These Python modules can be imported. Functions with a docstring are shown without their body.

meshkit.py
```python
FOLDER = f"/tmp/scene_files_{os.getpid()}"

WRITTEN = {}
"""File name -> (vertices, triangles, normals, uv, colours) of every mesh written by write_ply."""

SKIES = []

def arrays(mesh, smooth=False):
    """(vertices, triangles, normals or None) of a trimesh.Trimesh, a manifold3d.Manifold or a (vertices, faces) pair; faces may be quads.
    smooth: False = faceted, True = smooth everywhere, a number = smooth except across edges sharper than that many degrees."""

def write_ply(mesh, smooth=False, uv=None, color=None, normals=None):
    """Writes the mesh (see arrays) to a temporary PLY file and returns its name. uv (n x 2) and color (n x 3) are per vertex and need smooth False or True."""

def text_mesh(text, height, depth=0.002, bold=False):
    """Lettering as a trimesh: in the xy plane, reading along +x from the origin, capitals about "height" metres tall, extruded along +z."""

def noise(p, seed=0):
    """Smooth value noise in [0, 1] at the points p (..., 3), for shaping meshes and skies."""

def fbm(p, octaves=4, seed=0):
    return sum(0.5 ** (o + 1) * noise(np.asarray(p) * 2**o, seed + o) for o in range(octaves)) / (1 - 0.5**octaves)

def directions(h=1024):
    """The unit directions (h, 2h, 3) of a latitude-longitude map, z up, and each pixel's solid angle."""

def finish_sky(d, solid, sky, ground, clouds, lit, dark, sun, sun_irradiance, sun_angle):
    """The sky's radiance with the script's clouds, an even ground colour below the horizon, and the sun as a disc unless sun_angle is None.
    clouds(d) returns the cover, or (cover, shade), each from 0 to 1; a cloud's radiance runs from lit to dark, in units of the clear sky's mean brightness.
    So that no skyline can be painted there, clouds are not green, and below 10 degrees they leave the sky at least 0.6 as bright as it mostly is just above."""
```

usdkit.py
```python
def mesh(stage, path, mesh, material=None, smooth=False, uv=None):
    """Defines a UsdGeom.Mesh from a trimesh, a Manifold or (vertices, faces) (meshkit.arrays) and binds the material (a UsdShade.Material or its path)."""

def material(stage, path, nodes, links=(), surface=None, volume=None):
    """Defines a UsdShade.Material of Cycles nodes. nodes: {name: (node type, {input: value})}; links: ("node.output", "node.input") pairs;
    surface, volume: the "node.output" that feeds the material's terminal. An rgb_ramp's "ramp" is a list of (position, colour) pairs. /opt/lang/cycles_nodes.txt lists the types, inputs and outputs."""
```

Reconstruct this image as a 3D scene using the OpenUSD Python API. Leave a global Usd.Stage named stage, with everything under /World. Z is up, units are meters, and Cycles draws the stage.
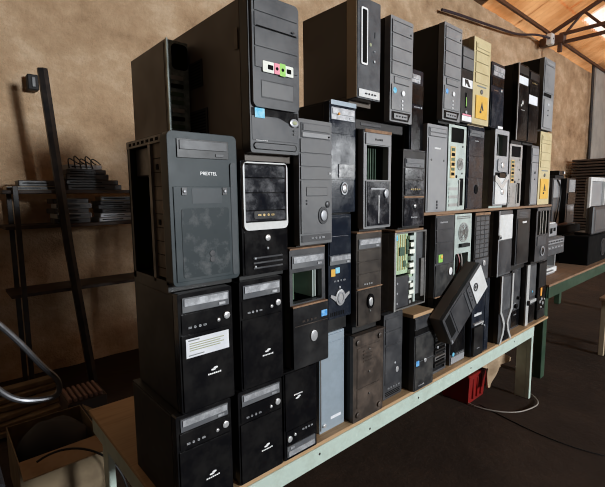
import math, random
import numpy as np, trimesh, manifold3d as m3
from shapely.geometry import Polygon, box as sbox, Point
from pxr import Usd, UsdGeom, UsdLux, UsdShade, Gf, Sdf
import usdkit, meshkit

random.seed(7)
rng = np.random.default_rng(7)
stage = Usd.Stage.CreateInMemory()
UsdGeom.SetStageUpAxis(stage, UsdGeom.Tokens.z)
UsdGeom.SetStageMetersPerUnit(stage, 1.0)
UsdGeom.Xform.Define(stage, '/World')
UsdGeom.Scope.Define(stage, '/World/Looks')
BT = 0.65                      # height of the bench top; heights below are measured from it

# ------------------------------------------------------------------ camera
CAM = (-1.008, -1.268, 1.1 + BT)
cam = UsdGeom.Camera.Define(stage, '/World/camera')
cam.CreateHorizontalApertureAttr(36.0)
cam.CreateVerticalApertureAttr(36.0 * 487 / 605)
cam.CreateFocalLengthAttr(36.0 * 418.63 / 605)
cam.CreateClippingRangeAttr(Gf.Vec2f(0.05, 200))
cam.CreateExposureAttr(0.0)
_p, _y, _r = np.radians([6.648, 48.469, 0.626])
_f = np.array([math.cos(_y) * math.cos(_p), math.sin(_y) * math.cos(_p), -math.sin(_p)])
_rt = np.array([math.sin(_y), -math.cos(_y), 0])
_dn = np.cross(_f, _rt)
_r2 = _rt * math.cos(_r) + _dn * math.sin(_r)
_d2 = np.cross(_f, _r2)
_m = np.eye(4)
_m[0, :3], _m[1, :3], _m[2, :3], _m[3, :3] = _r2, -_d2, -_f, CAM
cam.AddTransformOp().Set(Gf.Matrix4d(*_m.ravel().tolist()))

# ------------------------------------------------------------------ light: daylight through the openings of the shed
def area(name, pos, w, h, rx, rz, col, power):
    l = UsdLux.RectLight.Define(stage, '/World/' + name)
    l.AddTranslateOp().Set(Gf.Vec3d(*pos)); l.AddRotateZOp().Set(rz); l.AddRotateXOp().Set(rx)
    l.CreateWidthAttr(w); l.CreateHeightAttr(h); l.CreateIntensityAttr(power); l.CreateColorAttr(Gf.Vec3f(*col))
    return l
area('doorway_daylight', (3.3, -12.1, 3.05 + BT), 1.5, 1.3, 90, 0, (0.93, 0.97, 1.0), 268.0)
area('window_daylight', (12.9, -12.1, 2.6 + BT), 2.0, 1.5, 90, 0, (0.95, 0.98, 1.0), 30.0)
area('window_daylight_b', (17.3, -12.1, 2.9 + BT), 1.8, 1.7, 90, 0, (0.95, 0.98, 1.0), 22.0)
sun = UsdLux.DistantLight.Define(stage, '/World/sun')
sun.AddRotateXOp().Set(-32); sun.CreateIntensityAttr(9.0); sun.CreateAngleAttr(0.6); sun.CreateColorAttr(Gf.Vec3f(1, 0.93, 0.82))
sky = UsdLux.DomeLight.Define(stage, '/World/sky')
sky.CreateIntensityAttr(1.4); sky.CreateColorAttr(Gf.Vec3f(0.85, 0.92, 1.0))

# ------------------------------------------------------------------ helpers
_used = {}
def path_of(parent, name):
    base = parent if isinstance(parent, str) else str(parent.GetPath())
    k = base + '/' + name
    n = _used.get(k, 0); _used[k] = n + 1
    return k if n == 0 else '%s_%03d' % (k, n)

def tag(prim, label=None, cat=None, group=None, kind=None):
    for k, v in (('label', label), ('category', cat), ('group', group), ('kind', kind)):
        if v: prim.SetCustomDataByKey(k, v)
    return prim

def obj(name, mesh, mat, parent='/World', label=None, cat=None, group=None, kind=None, smooth=30):
    if isinstance(mesh, (list,)): mesh = trimesh.util.concatenate(mesh)
    g = usdkit.mesh(stage, path_of(parent, name), mesh, MAT[mat], smooth=smooth)
    return tag(g.GetPrim(), label, cat, group, kind)

def thing(name, label, cat, pos=(0, 0, 0), rz=0.0, group=None, kind=None, ry=0.0, rx=0.0):
    x = UsdGeom.Xform.Define(stage, path_of('/World', name))
    x.AddTranslateOp().Set(Gf.Vec3d(*[float(c) for c in pos]))
    if rz: x.AddRotateZOp().Set(float(rz))
    if ry: x.AddRotateYOp().Set(float(ry))
    if rx: x.AddRotateXOp().Set(float(rx))
    return tag(x.GetPrim(), label, cat, group, kind)

def bx(x0, x1, y0, y1, z0, z1, c=0.0):
    """box, edges chamfered by c"""
    if c <= 0:
        b = trimesh.creation.box((x1 - x0, y1 - y0, z1 - z0)); b.apply_translation(((x0 + x1) / 2, (y0 + y1) / 2, (z0 + z1) / 2)); return b
    c = min(c, (x1 - x0) / 2.2, (y1 - y0) / 2.2, (z1 - z0) / 2.2)
    pts = []
    for a in (x0, x1):
        for b in (y0, y1):
            for d in (z0, z1):
                sa, sb, sd = (1 if a == x0 else -1), (1 if b == y0 else -1), (1 if d == z0 else -1)
                pts += [(a, b + sb * c, d + sd * c), (a + sa * c, b, d + sd * c), (a + sa * c, b + sb * c, d)]
    return trimesh.convex.convex_hull(np.array(pts))

def bxr(x0, x1, y0, y1, z0, z1, rz=0, ry=0, rx=0, c=0.0):
    """box rotated about its own centre"""
    b = bx(x0, x1, y0, y1, z0, z1, c)
    ctr = np.array([(x0 + x1) / 2, (y0 + y1) / 2, (z0 + z1) / 2])
    T = trimesh.transformations
    M = T.euler_matrix(*np.radians([rx, ry, rz]))
    b.apply_translation(-ctr); b.apply_transform(M); b.apply_translation(ctr)
    return b

def flat(poly, yb, th):
    """a polygon in (x, z) given thickness th towards -y, its back at yb"""
    ms = []
    for g in getattr(poly, 'geoms', [poly]):
        m = trimesh.creation.extrude_polygon(g, th, engine='earcut')
        v = m.vertices.copy(); m.vertices = np.c_[v[:, 0], yb - v[:, 2], v[:, 1]]
        ms.append(m)
    return trimesh.util.concatenate(ms)

def rrect(x0, z0, x1, z1, r, n=5):
    r = min(r, abs(x1 - x0) / 2.05, abs(z1 - z0) / 2.05)
    return sbox(x0 + r, z0 + r, x1 - r, z1 - r).buffer(r, quad_segs=n) if r > 0 else sbox(x0, z0, x1, z1)

def disc(x, z, rx, rz, yb, th, n=24, dome=0.0):
    a = np.linspace(0, 2 * np.pi, n, endpoint=False)
    rings = [(1, yb), (1, yb - th), (0.82, yb - th - dome * 0.6), (0.45, yb - th - dome)]
    v = [np.c_[x + rx * s * np.cos(a), np.full(n, yy), z + rz * s * np.sin(a)] for s, yy in rings]
    v.append(np.array([[x, yb - th - dome * 1.1, z]]))
    V = np.vstack(v); F = []
    for k in range(3):
        for i in range(n):
            j = (i + 1) % n
            F += [(k * n + i, k * n + j, (k + 1) * n + j), (k * n + i, (k + 1) * n + j, (k + 1) * n + i)]
    F += [(3 * n + i, 3 * n + (i + 1) % n, 4 * n) for i in range(n)]
    return trimesh.Trimesh(V, np.array(F), process=False)

def ringm(x, z, r0, r1, yb, th, asp=1.0):
    p = Point(0, 0).buffer(r1, quad_segs=8).difference(Point(0, 0).buffer(r0, quad_segs=8))
    m = flat(p, yb, th); m.vertices[:, 2] *= asp; m.apply_translation((x, 0, z)); return m

def tube(pts, r, n=8):
    P = np.asarray(pts, float); r = np.broadcast_to(np.asarray(r, float), (len(P),))
    t = np.gradient(P, axis=0); t /= np.maximum(np.linalg.norm(t, axis=1, keepdims=True), 1e-9)
    up = np.array([0, 0, 1.0]) if abs(t[0][2]) < 0.9 else np.array([1.0, 0, 0])
    u = np.cross(t[0], up); u /= np.linalg.norm(u)
    V = []
    a = np.linspace(0, 2 * np.pi, n, endpoint=False)
    for i in range(len(P)):
        u = u - t[i] * (u @ t[i]); u /= np.linalg.norm(u); w = np.cross(t[i], u)
        V.append(P[i] + r[i] * (np.cos(a)[:, None] * u + np.sin(a)[:, None] * w))
    V = np.vstack(V + [P[:1], P[-1:]]); F = []
    for i in range(len(P) - 1):
        for k in range(n):
            j = (k + 1) % n
            F += [(i * n + k, i * n + j, (i + 1) * n + j), (i * n + k, (i + 1) * n + j, (i + 1) * n + k)]
    e = len(P) * n
    for k in range(n):
        j = (k + 1) % n
        F += [(e, j, k), (e + 1, (len(P) - 1) * n + k, (len(P) - 1) * n + j)]
    return trimesh.Trimesh(V, np.array(F), process=False)

def spline(pts, n=40):
    from scipy.interpolate import CubicSpline
    P = np.asarray(pts, float); s = np.r_[0, np.cumsum(np.linalg.norm(np.diff(P, axis=0), axis=1))]
    return CubicSpline(s, P)(np.linspace(0, s[-1], n))

# ------------------------------------------------------------------ materials
MAT = {}
def mk(name, col, rough=0.5, metal=0.0, spec=0.5, var=0.15, vscale=6.0, col2=None, fac=(0.42, 0.62), bump=0.0, bscale=60.0, coat=0.0, rvar=0.12, bevel=0.0):
    """plain stuff with blotches of a second colour (dust, wear, grain) and uneven gloss"""
    c2 = col2 if col2 is not None else tuple(c * (1 + var) + 0.004 * var for c in col)
    nodes = {'geo': ('geometry', {}), 'n': ('noise_texture', {'scale': vscale, 'detail': 5.0, 'roughness': 0.62}),
             'r': ('map_range', {'from_min': fac[0], 'from_max': fac[1], 'to_min': 0.0, 'to_max': 1.0, 'clamp': True}),
             'm': ('mix_color', {'a': col, 'b': c2}),
             'rr': ('map_range', {'from_min': 0.3, 'from_max': 0.7, 'to_min': max(rough - rvar, 0.03), 'to_max': min(rough + rvar, 1.0)}),
             'p': ('principled_bsdf', {'metallic': metal, 'specular_ior_level': spec, 'coat_weight': coat, 'coat_roughness': 0.1})}
    links = [('geo.position', 'n.vector'), ('n.fac', 'r.value'), ('r.result', 'm.fac'), ('m.result', 'p.base_color'), ('n.fac', 'rr.value'), ('rr.result', 'p.roughness')]
    if bevel:
        nodes['bv'] = ('bevel', {'radius': bevel, 'samples': 4}); links.append(('bv.bevel', 'p.normal'))
    if bump:
        nodes['bn'] = ('noise_texture', {'scale': bscale, 'detail': 4.0}); nodes['b'] = ('bump', {'strength': bump, 'distance': 0.01})
        links += [('geo.position', 'bn.vector'), ('bn.fac', 'b.height')]
        if bevel: links = [l for l in links if l[1] != 'p.normal'] + [('bv.bevel', 'b.normal')]
        links.append(('b.normal', 'p.normal'))
    MAT[name] = usdkit.material(stage, '/World/Looks/' + name, nodes, links, surface='p.BSDF')

DU = (0.09, 0.08, 0.07)
mk('black_plastic', (0.008, 0.008, 0.009), 0.4, spec=0.4, col2=(0.022, 0.021, 0.02), bevel=0.002)
mk('black_gloss', (0.004, 0.004, 0.005), 0.2, spec=0.25, col2=(0.010, 0.0095, 0.0095), vscale=9, bevel=0.002, rvar=0.1)
mk('dusty_gloss', (0.008, 0.009, 0.013), 0.2, col2=(0.085, 0.085, 0.095), vscale=16, fac=(0.5, 0.72), bevel=0.002)
mk('black_dusty', (0.014, 0.014, 0.015), 0.5, col2=(0.05, 0.047, 0.043), vscale=10, bevel=0.002)
mk('void', (0.004, 0.004, 0.004), 0.8, spec=0.1)
mk('charcoal', (0.035, 0.036, 0.04), 0.42, col2=(0.06, 0.06, 0.063), vscale=8, bevel=0.002)
mk('graphite', (0.068, 0.071, 0.077), 0.4, col2=(0.095, 0.097, 0.101), vscale=7, bevel=0.002)
mk('gray_plastic', (0.118, 0.120, 0.125), 0.42, col2=(0.148, 0.149, 0.15), vscale=7, bevel=0.002)
mk('mid_gray', (0.215, 0.217, 0.225), 0.38, col2=(0.26, 0.26, 0.262), vscale=8, bevel=0.002)
mk('light_gray', (0.265, 0.268, 0.28), 0.42, col2=(0.305, 0.306, 0.308), vscale=6, bevel=0.002)
mk('slate', (0.065, 0.072, 0.082), 0.35, col2=(0.09, 0.097, 0.105), vscale=9, bevel=0.002)
mk('smoke_gray', (0.040, 0.052, 0.057), 0.42, spec=0.18, col2=(0.060, 0.071, 0.075), vscale=7, bevel=0.004)
mk('smoke_pale', (0.036, 0.046, 0.050), 0.45, spec=0.14, col2=(0.13, 0.137, 0.14), vscale=20, fac=(0.50, 0.74))
mk('smoke_rail', (0.062, 0.072, 0.078), 0.42, spec=0.2, col2=(0.085, 0.094, 0.10))
mk('blue_black', (0.011, 0.015, 0.024), 0.18, spec=0.4, col2=(0.024, 0.029, 0.038), vscale=9, bevel=0.002)
mk('blue_steel', (0.36, 0.43, 0.49), 0.42, metal=0.25, col2=(0.30, 0.36, 0.41), vscale=9)
mk('bronze', (0.055, 0.042, 0.034), 0.42, metal=0.2, col2=(0.14, 0.10, 0.075), vscale=11, fac=(0.45, 0.75))
mk('brown_black', (0.024, 0.019, 0.016), 0.4, col2=(0.05, 0.038, 0.028), vscale=9, bevel=0.002)
mk('case_black', (0.008, 0.0078, 0.0075), 0.5, spec=0.4, col2=(0.014, 0.013, 0.012), vscale=5)
mk('case_brown', (0.088, 0.068, 0.053), 0.5, col2=(0.105, 0.081, 0.062), vscale=4)
mk('case_beige', (0.50, 0.39, 0.26), 0.5, col2=(0.56, 0.45, 0.30))
mk('silver', (0.42, 0.43, 0.45), 0.36, metal=0.3, col2=(0.35, 0.36, 0.38), vscale=14, bevel=0.001)
mk('bright_trim', (0.66, 0.66, 0.65), 0.3, metal=0.25, col2=(0.55, 0.55, 0.54), vscale=30)
mk('chrome', (0.78, 0.78, 0.78), 0.25, metal=0.55, col2=(0.6, 0.6, 0.61), vscale=30)
mk('drive_silver', (0.38, 0.39, 0.41), 0.34, metal=0.35, col2=(0.55, 0.56, 0.58), vscale=30, bevel=0.001)
mk('drive_dark', (0.10, 0.105, 0.115), 0.35, col2=(0.14, 0.145, 0.15), bevel=0.001)
mk('white_plastic', (0.72, 0.73, 0.73), 0.4, col2=(0.62, 0.62, 0.6), vscale=9, bevel=0.002)
mk('pale_green_steel', (0.52, 0.60, 0.56), 0.42, metal=0.2, col2=(0.42, 0.48, 0.45), vscale=12)
mk('teal_steel', (0.14, 0.18, 0.18), 0.45, metal=0.2, col2=(0.30, 0.37, 0.36), vscale=26)
mk('steel', (0.48, 0.49, 0.49), 0.4, metal=0.6, col2=(0.36, 0.35, 0.33), vscale=12)
mk('steel_dull', (0.20, 0.195, 0.19), 0.5, metal=0.4, col2=(0.12, 0.11, 0.10), vscale=9)
mk('cage_brown', (0.15, 0.115, 0.088), 0.55, metal=0.2, col2=(0.10, 0.08, 0.06), vscale=9)
mk('cream', (0.60, 0.51, 0.30), 0.45, col2=(0.53, 0.43, 0.23), vscale=7, bevel=0.002)
mk('yellow', (0.80, 0.50, 0.09), 0.45, col2=(0.72, 0.42, 0.06))
mk('paper', (0.78, 0.79, 0.82), 0.7, col2=(0.70, 0.72, 0.76), vscale=12)
mk('print_gray', (0.22, 0.24, 0.24), 0.8)
mk('print_olive', (0.36, 0.38, 0.24), 0.8)
mk('logo_white', (0.80, 0.80, 0.80), 0.4)
mk('blue_sticker', (0.06, 0.30, 0.72), 0.35, col2=(0.25, 0.55, 0.85), vscale=60)
mk('cyan_sticker', (0.10, 0.52, 0.78), 0.35, col2=(0.3, 0.65, 0.8), vscale=50)
mk('green_sticker', (0.30, 0.62, 0.12), 0.4)
mk('pink_plastic', (0.80, 0.28, 0.36), 0.4)
mk('orange', (0.78, 0.33, 0.05), 0.5)
mk('gold', (0.70, 0.52, 0.24), 0.3, metal=0.5)
mk('pcb_green', (0.46, 0.60, 0.40), 0.5, col2=(0.36, 0.50, 0.30), vscale=30)
mk('pcb_dark', (0.07, 0.13, 0.08), 0.5, col2=(0.04, 0.08, 0.05), vscale=30)
mk('connector_white', (0.78, 0.80, 0.72), 0.5)
mk('worn_edge', (0.30, 0.17, 0.09), 0.75, col2=(0.18, 0.10, 0.06), vscale=20)
mk('cardboard', (0.33, 0.21, 0.115), 0.85, col2=(0.27, 0.165, 0.085), vscale=8)
mk('dark_cardboard', (0.19, 0.14, 0.08), 0.9, col2=(0.14, 0.10, 0.06), vscale=7)
mk('mint_paint', (0.50, 0.60, 0.53), 0.5, col2=(0.40, 0.47, 0.40), vscale=9, bump=0.15, bscale=40, fac=(0.5, 0.75))
mk('green_paint', (0.018, 0.045, 0.024), 0.5, col2=(0.03, 0.062, 0.032), vscale=8)
mk('red_plastic', (0.25, 0.012, 0.01), 0.35, col2=(0.19, 0.011, 0.009))
mk('cloth_tan', (0.42, 0.30, 0.19), 0.9, col2=(0.33, 0.23, 0.14), vscale=14)
mk('rubber', (0.012, 0.012, 0.013), 0.6, spec=0.3)
mk('dead_black', (0.003, 0.003, 0.003), 0.8, spec=0.1)
mk('cable_purple', (0.022, 0.013, 0.024), 0.5)
mk('cable_pale', (0.25, 0.22, 0.19), 0.5)
mk('dark_iron', (0.02, 0.019, 0.02), 0.45, metal=0.3, col2=(0.045, 0.035, 0.03), vscale=9)
mk('truss_iron', (0.07, 0.03, 0.018), 0.55, col2=(0.11, 0.045, 0.022), vscale=3)
mk('tube_gray', (0.09, 0.09, 0.097), 0.3, metal=0.5)
mk('dark_fabric', (0.012, 0.012, 0.016), 0.9)
mk('pink_mat', (0.20, 0.12, 0.10), 0.8)
mk('corrugated_brown', (0.032, 0.020, 0.014), 0.6, col2=(0.05, 0.031, 0.022), vscale=3)
mk('concrete', (0.45, 0.43, 0.39), 0.85, col2=(0.38, 0.36, 0.33), vscale=2, bump=0.2, bscale=14)

def wood(name, c1, c2, axis, rough=0.65, ring=5.0):
    sc = [9.0, 9.0, 9.0]; sc[axis] = 0.7
    MAT[name] = usdkit.material(stage, '/World/Looks/' + name, {
        'geo': ('geometry', {}), 'mp': ('mapping', {'scale': tuple(sc)}),
        'n': ('noise_texture', {'scale': ring, 'detail': 6.0, 'roughness': 0.6, 'distortion': 0.6}),
        'r': ('rgb_ramp', {'ramp': [(0.3, c1), (0.5, c2), (0.62, c1), (0.75, tuple(x * 0.6 for x in c1))]}),
        'b': ('bump', {'strength': 0.25, 'distance': 0.004}), 'p': ('principled_bsdf', {'roughness': rough})},
        [('geo.position', 'mp.vector'), ('mp.vector', 'n.vector'), ('n.fac', 'r.fac'), ('r.color', 'p.base_color'), ('n.fac', 'b.height'), ('b.normal', 'p.normal')], surface='p.BSDF')
wood('plywood', (0.40, 0.245, 0.12), (0.48, 0.31, 0.165), 0)
wood('thin_board', (0.20, 0.115, 0.065), (0.27, 0.155, 0.085), 0)
wood('timber', (0.30, 0.19, 0.10), (0.38, 0.25, 0.14), 1)

def rough_ground(name, stops, scale, bump, bscale, rough=0.9, stretch=(1, 1, 1), detail=8.0, dist=0.4):
    MAT[name] = usdkit.material(stage, '/World/Looks/' + name, {
        'geo': ('geometry', {}), 'mp': ('mapping', {'scale': stretch}),
        'n': ('noise_texture', {'scale': scale, 'detail': detail, 'roughness': 0.66, 'distortion': dist}),
        'r': ('rgb_ramp', {'ramp': stops}), 'n2': ('noise_texture', {'scale': bscale, 'detail': 6.0, 'roughness': 0.7}),
        'b': ('bump', {'strength': bump, 'distance': 0.03}), 'p': ('principled_bsdf', {'roughness': rough, 'specular_ior_level': 0.25})},
        [('geo.position', 'mp.vector'), ('mp.vector', 'n.vector'), ('n.fac', 'r.fac'), ('r.color', 'p.base_color'), ('geo.position', 'n2.vector'), ('n2.fac', 'b.height'), ('b.normal', 'p.normal')], surface='p.BSDF')
rough_ground('mud_wall', [(0.28, (0.28, 0.17, 0.095)), (0.42, (0.46, 0.305, 0.18)), (0.54, (0.55, 0.38, 0.235)), (0.66, (0.68, 0.51, 0.345)), (0.8, (0.52, 0.36, 0.22))], 2.4, 0.9, 14.0, stretch=(0.75, 1, 1.0), dist=0.0)
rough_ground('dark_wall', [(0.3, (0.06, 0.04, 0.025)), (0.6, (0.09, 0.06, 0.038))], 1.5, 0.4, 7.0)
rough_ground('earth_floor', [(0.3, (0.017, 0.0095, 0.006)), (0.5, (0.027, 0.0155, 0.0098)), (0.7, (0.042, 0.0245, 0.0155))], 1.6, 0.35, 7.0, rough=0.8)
rough_ground('bank_earth', [(0.35, (0.07, 0.055, 0.045)), (0.52, (0.16, 0.09, 0.05)), (0.66, (0.62, 0.32, 0.14))], 0.28, 0.3, 3.0)
rough_ground('yard_earth', [(0.3, (0.42, 0.20, 0.09)), (0.6, (0.55, 0.29, 0.14))], 0.6, 0.3, 3.0)
def thin_sheet(name, c1, c2, through, sc):
    MAT[name] = usdkit.material(stage, '/World/Looks/' + name, {
        'geo': ('geometry', {}), 'n': ('noise_texture', {'scale': sc, 'detail': 5.0}), 'r': ('rgb_ramp', {'ramp': [(0.35, c1), (0.65, c2)]}),
        'd': ('diffuse_bsdf', {}), 't': ('translucent_bsdf', {}), 'mx': ('mix_closure', {'fac': through})},
        [('geo.position', 'n.vector'), ('n.fac', 'r.fac'), ('r.color', 'd.color'), ('r.color', 't.color'), ('d.BSDF', 'mx.closure1'), ('t.BSDF', 'mx.closure2')], surface='mx.closure')
thin_sheet('roof_sheet', (0.50, 0.20, 0.065), (0.72, 0.36, 0.15), 0.20, 1.2)
thin_sheet('sooty_sheet', (0.10, 0.055, 0.03), (0.15, 0.08, 0.045), 0.02, 1.2)
thin_sheet('roof_panel', (0.86, 0.62, 0.45), (0.93, 0.80, 0.70), 0.32, 0.8)

# ------------------------------------------------------------------ the shed
def grid_wall(x0, x1, z0, z1, y, nx, nz, amp, seed):
    X, Z = np.meshgrid(np.linspace(x0, x1, nx), np.linspace(z0, z1, nz), indexing='ij')
    P = np.stack([X, np.full_like(X, y), Z], -1)
    P[..., 1] += (meshkit.fbm(P * np.array([1.7, 1, 2.6]), 4, seed) - 0.5) * amp
    i = np.arange(nx * nz).reshape(nx, nz)
    F = np.stack([i[:-1, :-1], i[1:, :-1], i[1:, 1:], i[:-1, 1:]], -1).reshape(-1, 4)
    v, f = P.reshape(-1, 3), np.vstack([F[:, [0, 1, 2]], F[:, [0, 2, 3]]])
    return trimesh.util.concatenate([trimesh.Trimesh(v, f, process=False), bx(x0, x1, y + 0.06, y + 0.35, z0, z1)])
WY = 3.5
obj('wall_back', grid_wall(-4.2, 22.0, 0, 5.30 + BT, WY, 380, 90, 0.07, 3), 'mud_wall', kind='structure', smooth=True)
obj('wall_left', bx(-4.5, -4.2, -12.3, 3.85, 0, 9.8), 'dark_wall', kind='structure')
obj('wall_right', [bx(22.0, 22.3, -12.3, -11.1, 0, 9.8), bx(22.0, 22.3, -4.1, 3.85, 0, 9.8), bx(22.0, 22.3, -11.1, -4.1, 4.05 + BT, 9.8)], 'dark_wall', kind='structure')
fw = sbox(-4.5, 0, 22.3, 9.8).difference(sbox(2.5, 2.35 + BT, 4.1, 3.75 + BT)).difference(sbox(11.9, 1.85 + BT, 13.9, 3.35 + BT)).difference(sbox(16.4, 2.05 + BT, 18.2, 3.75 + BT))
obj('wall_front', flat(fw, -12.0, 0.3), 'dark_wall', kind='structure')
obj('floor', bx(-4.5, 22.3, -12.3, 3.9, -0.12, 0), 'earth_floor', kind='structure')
obj('yard_ground', bx(22.3, 70, -40, 30, -0.14, -0.02), 'yard_earth', kind='structure')
bk_ = trimesh.Trimesh(np.array([(32, -45, -0.1), (52, -45, 10), (52, 30, 10), (32, 30, -0.1), (60, -45, -0.1), (60, 30, -0.1)]), np.array([(0, 1, 2), (0, 2, 3), (1, 4, 5), (1, 5, 2), (0, 4, 1), (3, 2, 5), (0, 3, 5), (0, 5, 4)]), process=False)
bk_.fix_normals(); obj('yard_bank', bk_, 'bank_earth', kind='structure', smooth=False)
# floor: a long settled crack
crk = spline([(2.268, 0.231, 0.002), (2.2, -0.05, 0.004), (2.16, -0.35, 0.004), (2.3, -0.8, 0.004)], 30)
# roof: corrugated sheet on purlins, rising away from the back wall
RY = -4.0
def roof_z(y): return 5.32 + BT + (3.9 - max(y, 2 * RY - y)) * 0.45
def roof_sheet(x0, x1, ys):
    xs = np.arange(x0, x1 + 0.01, 0.055)
    V = np.array([(x, y, roof_z(y) + 0.02 * math.sin(x / 0.11 * math.pi)) for x in xs for y in ys])
    F, n = [], len(ys)
    for i in range(len(xs) - 1):
        for j in range(n - 1):
            a = i * n + j; F += [(a, a + n, a + n + 1), (a, a + n + 1, a + 1)]
    return trimesh.Trimesh(V, np.array(F), process=False)
roof = thing('ceiling', None, None, kind='structure')
obj('roof_sheet', roof_sheet(-4.6, 9.0, (3.95, RY, -12.4)), 'sooty_sheet', roof, smooth=True)
obj('roof_sheet', roof_sheet(8.95, 10.9, (3.95, RY, -12.4)), 'roof_sheet', roof, smooth=True)
obj('roof_sheet', roof_sheet(10.84, 22.4, (3.95, 2.70)), 'roof_sheet', roof, smooth=True)
obj('roof_sheet', roof_sheet(17.5, 22.4, (2.75, RY, -12.4)), 'roof_sheet', roof, smooth=True)
obj('roof_sheet', roof_sheet(10.9, 17.5, (RY, -12.4)), 'roof_sheet', roof, smooth=True)
for k in range(6): obj('translucent_panel', roof_sheet(10.84 + 1.1 * k, 12.0 + 1.1 * k, (2.75, 1.2 - 0.35 * (k % 2), -1.0)), 'roof_panel' if k not in (0, 1) else 'roof_sheet', roof, smooth=True)
obj('roof_sheet', roof_sheet(10.9, 17.5, (-1.0, RY)), 'roof_sheet', roof, smooth=True)
for k in range(13):
    y = 3.3 - k * 1.22
    if abs(y - RY) > 0.3: obj('purlin', bx(-4.4, 21.9, y - 0.03, y + 0.03, roof_z(y) - 0.15, roof_z(y) - 0.07), 'truss_iron', roof)

def truss(x, label):
    t = thing('roof_truss', label, 'roof truss', (x, 2.95, 5.85))
    zt = lambda d: roof_z(2.95 - d) - 0.24 - 5.85
    for k, (dx, dz) in enumerate(((-0.06, 0.09), (0.06, -0.09))):
        obj('bottom_chord', tube([(dx, 0, dz), (dx, -13.8, dz)], 0.05, 6), 'truss_iron', t)
    obj('top_chord', tube([(0, 0.42, zt(-0.42)), (0, 2.95 * 0 - 6.95, zt(6.95))], 0.055, 6), 'truss_iron', t); obj('top_chord', tube([(0, -6.95, zt(6.95)), (0, -13.9, zt(13.9))], 0.055, 6), 'truss_iron', t)
    for k in range(13):
        d = 0.02 + k * 1.05
        obj('web_bar', tube([(0, -d, 0), (0, -d - 0.5, zt(d + 0.5))], 0.035, 5), 'truss_iron', t)
        obj('web_bar', tube([(0, -d - 0.5, zt(d + 0.5)), (0, -d - 1.0, 0)], 0.035, 5), 'truss_iron', t)
    obj('bearing_plate', bx(-0.10, 0.10, -0.12, 0.5, -0.12, 0.10, 0.02), 'truss_iron', t)
    obj('hanger', bx(-0.05, 0.05, -0.05, 0.05, -0.34, -0.12, 0.01), 'truss_iron', t)
truss(12.1, 'brown iron roof truss bearing on the back wall above the right end of the stacks')

# cable along the wall head, its white junction box, and the conduit beyond
obj('wall_cable', tube(spline([(6.82, 3.38, 4.67 + BT), (7.6, 3.36, 4.747 + BT), (8.49, 3.36, 4.83 + BT), (9.49, 3.36, 4.93 + BT), (10.64, 3.34, 5.08 + BT), (11.3, 3.2, 5.18 + BT), (11.64, 3.06, 5.14 + BT)], 40), 0.028, 8), 'cable_purple', label='dark purple cable sagging along the top of the mud wall', cat='cable')
jb = thing('junction_box', 'small white junction box on the wall under the roof truss', 'junction box', (11.74, 3.06, 5.14 + BT))
obj('box', bx(-0.10, 0.10, -0.06, 0.09, -0.14, 0.14, 0.02), 'white_plastic', jb)
obj('bracket', bx(0.09, 0.275, 0.0, 0.04, -0.04, 0.04), 'dark_iron', jb)
obj('cover_screw', disc(0, 0, 0.02, 0.02, -0.06, 0.01), 'dark_iron', jb)
obj('wall_conduit', tube(np.vstack([spline([(13.98, 3.36, 5.60 + BT), (15.4, 3.36, 5.66 + BT), (16.6, 3.36, 5.70 + BT)], 12), [(16.78, 3.36, 5.6 + BT), (16.85, 3.36, 4.5 + BT), (17.0, 3.36, 1.6 + BT), (17.0, 3.36, 0)]]), 0.045, 8), 'dark_iron', label='thin dark conduit running along the wall head, then straight down the wall', cat='conduit')
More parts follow.
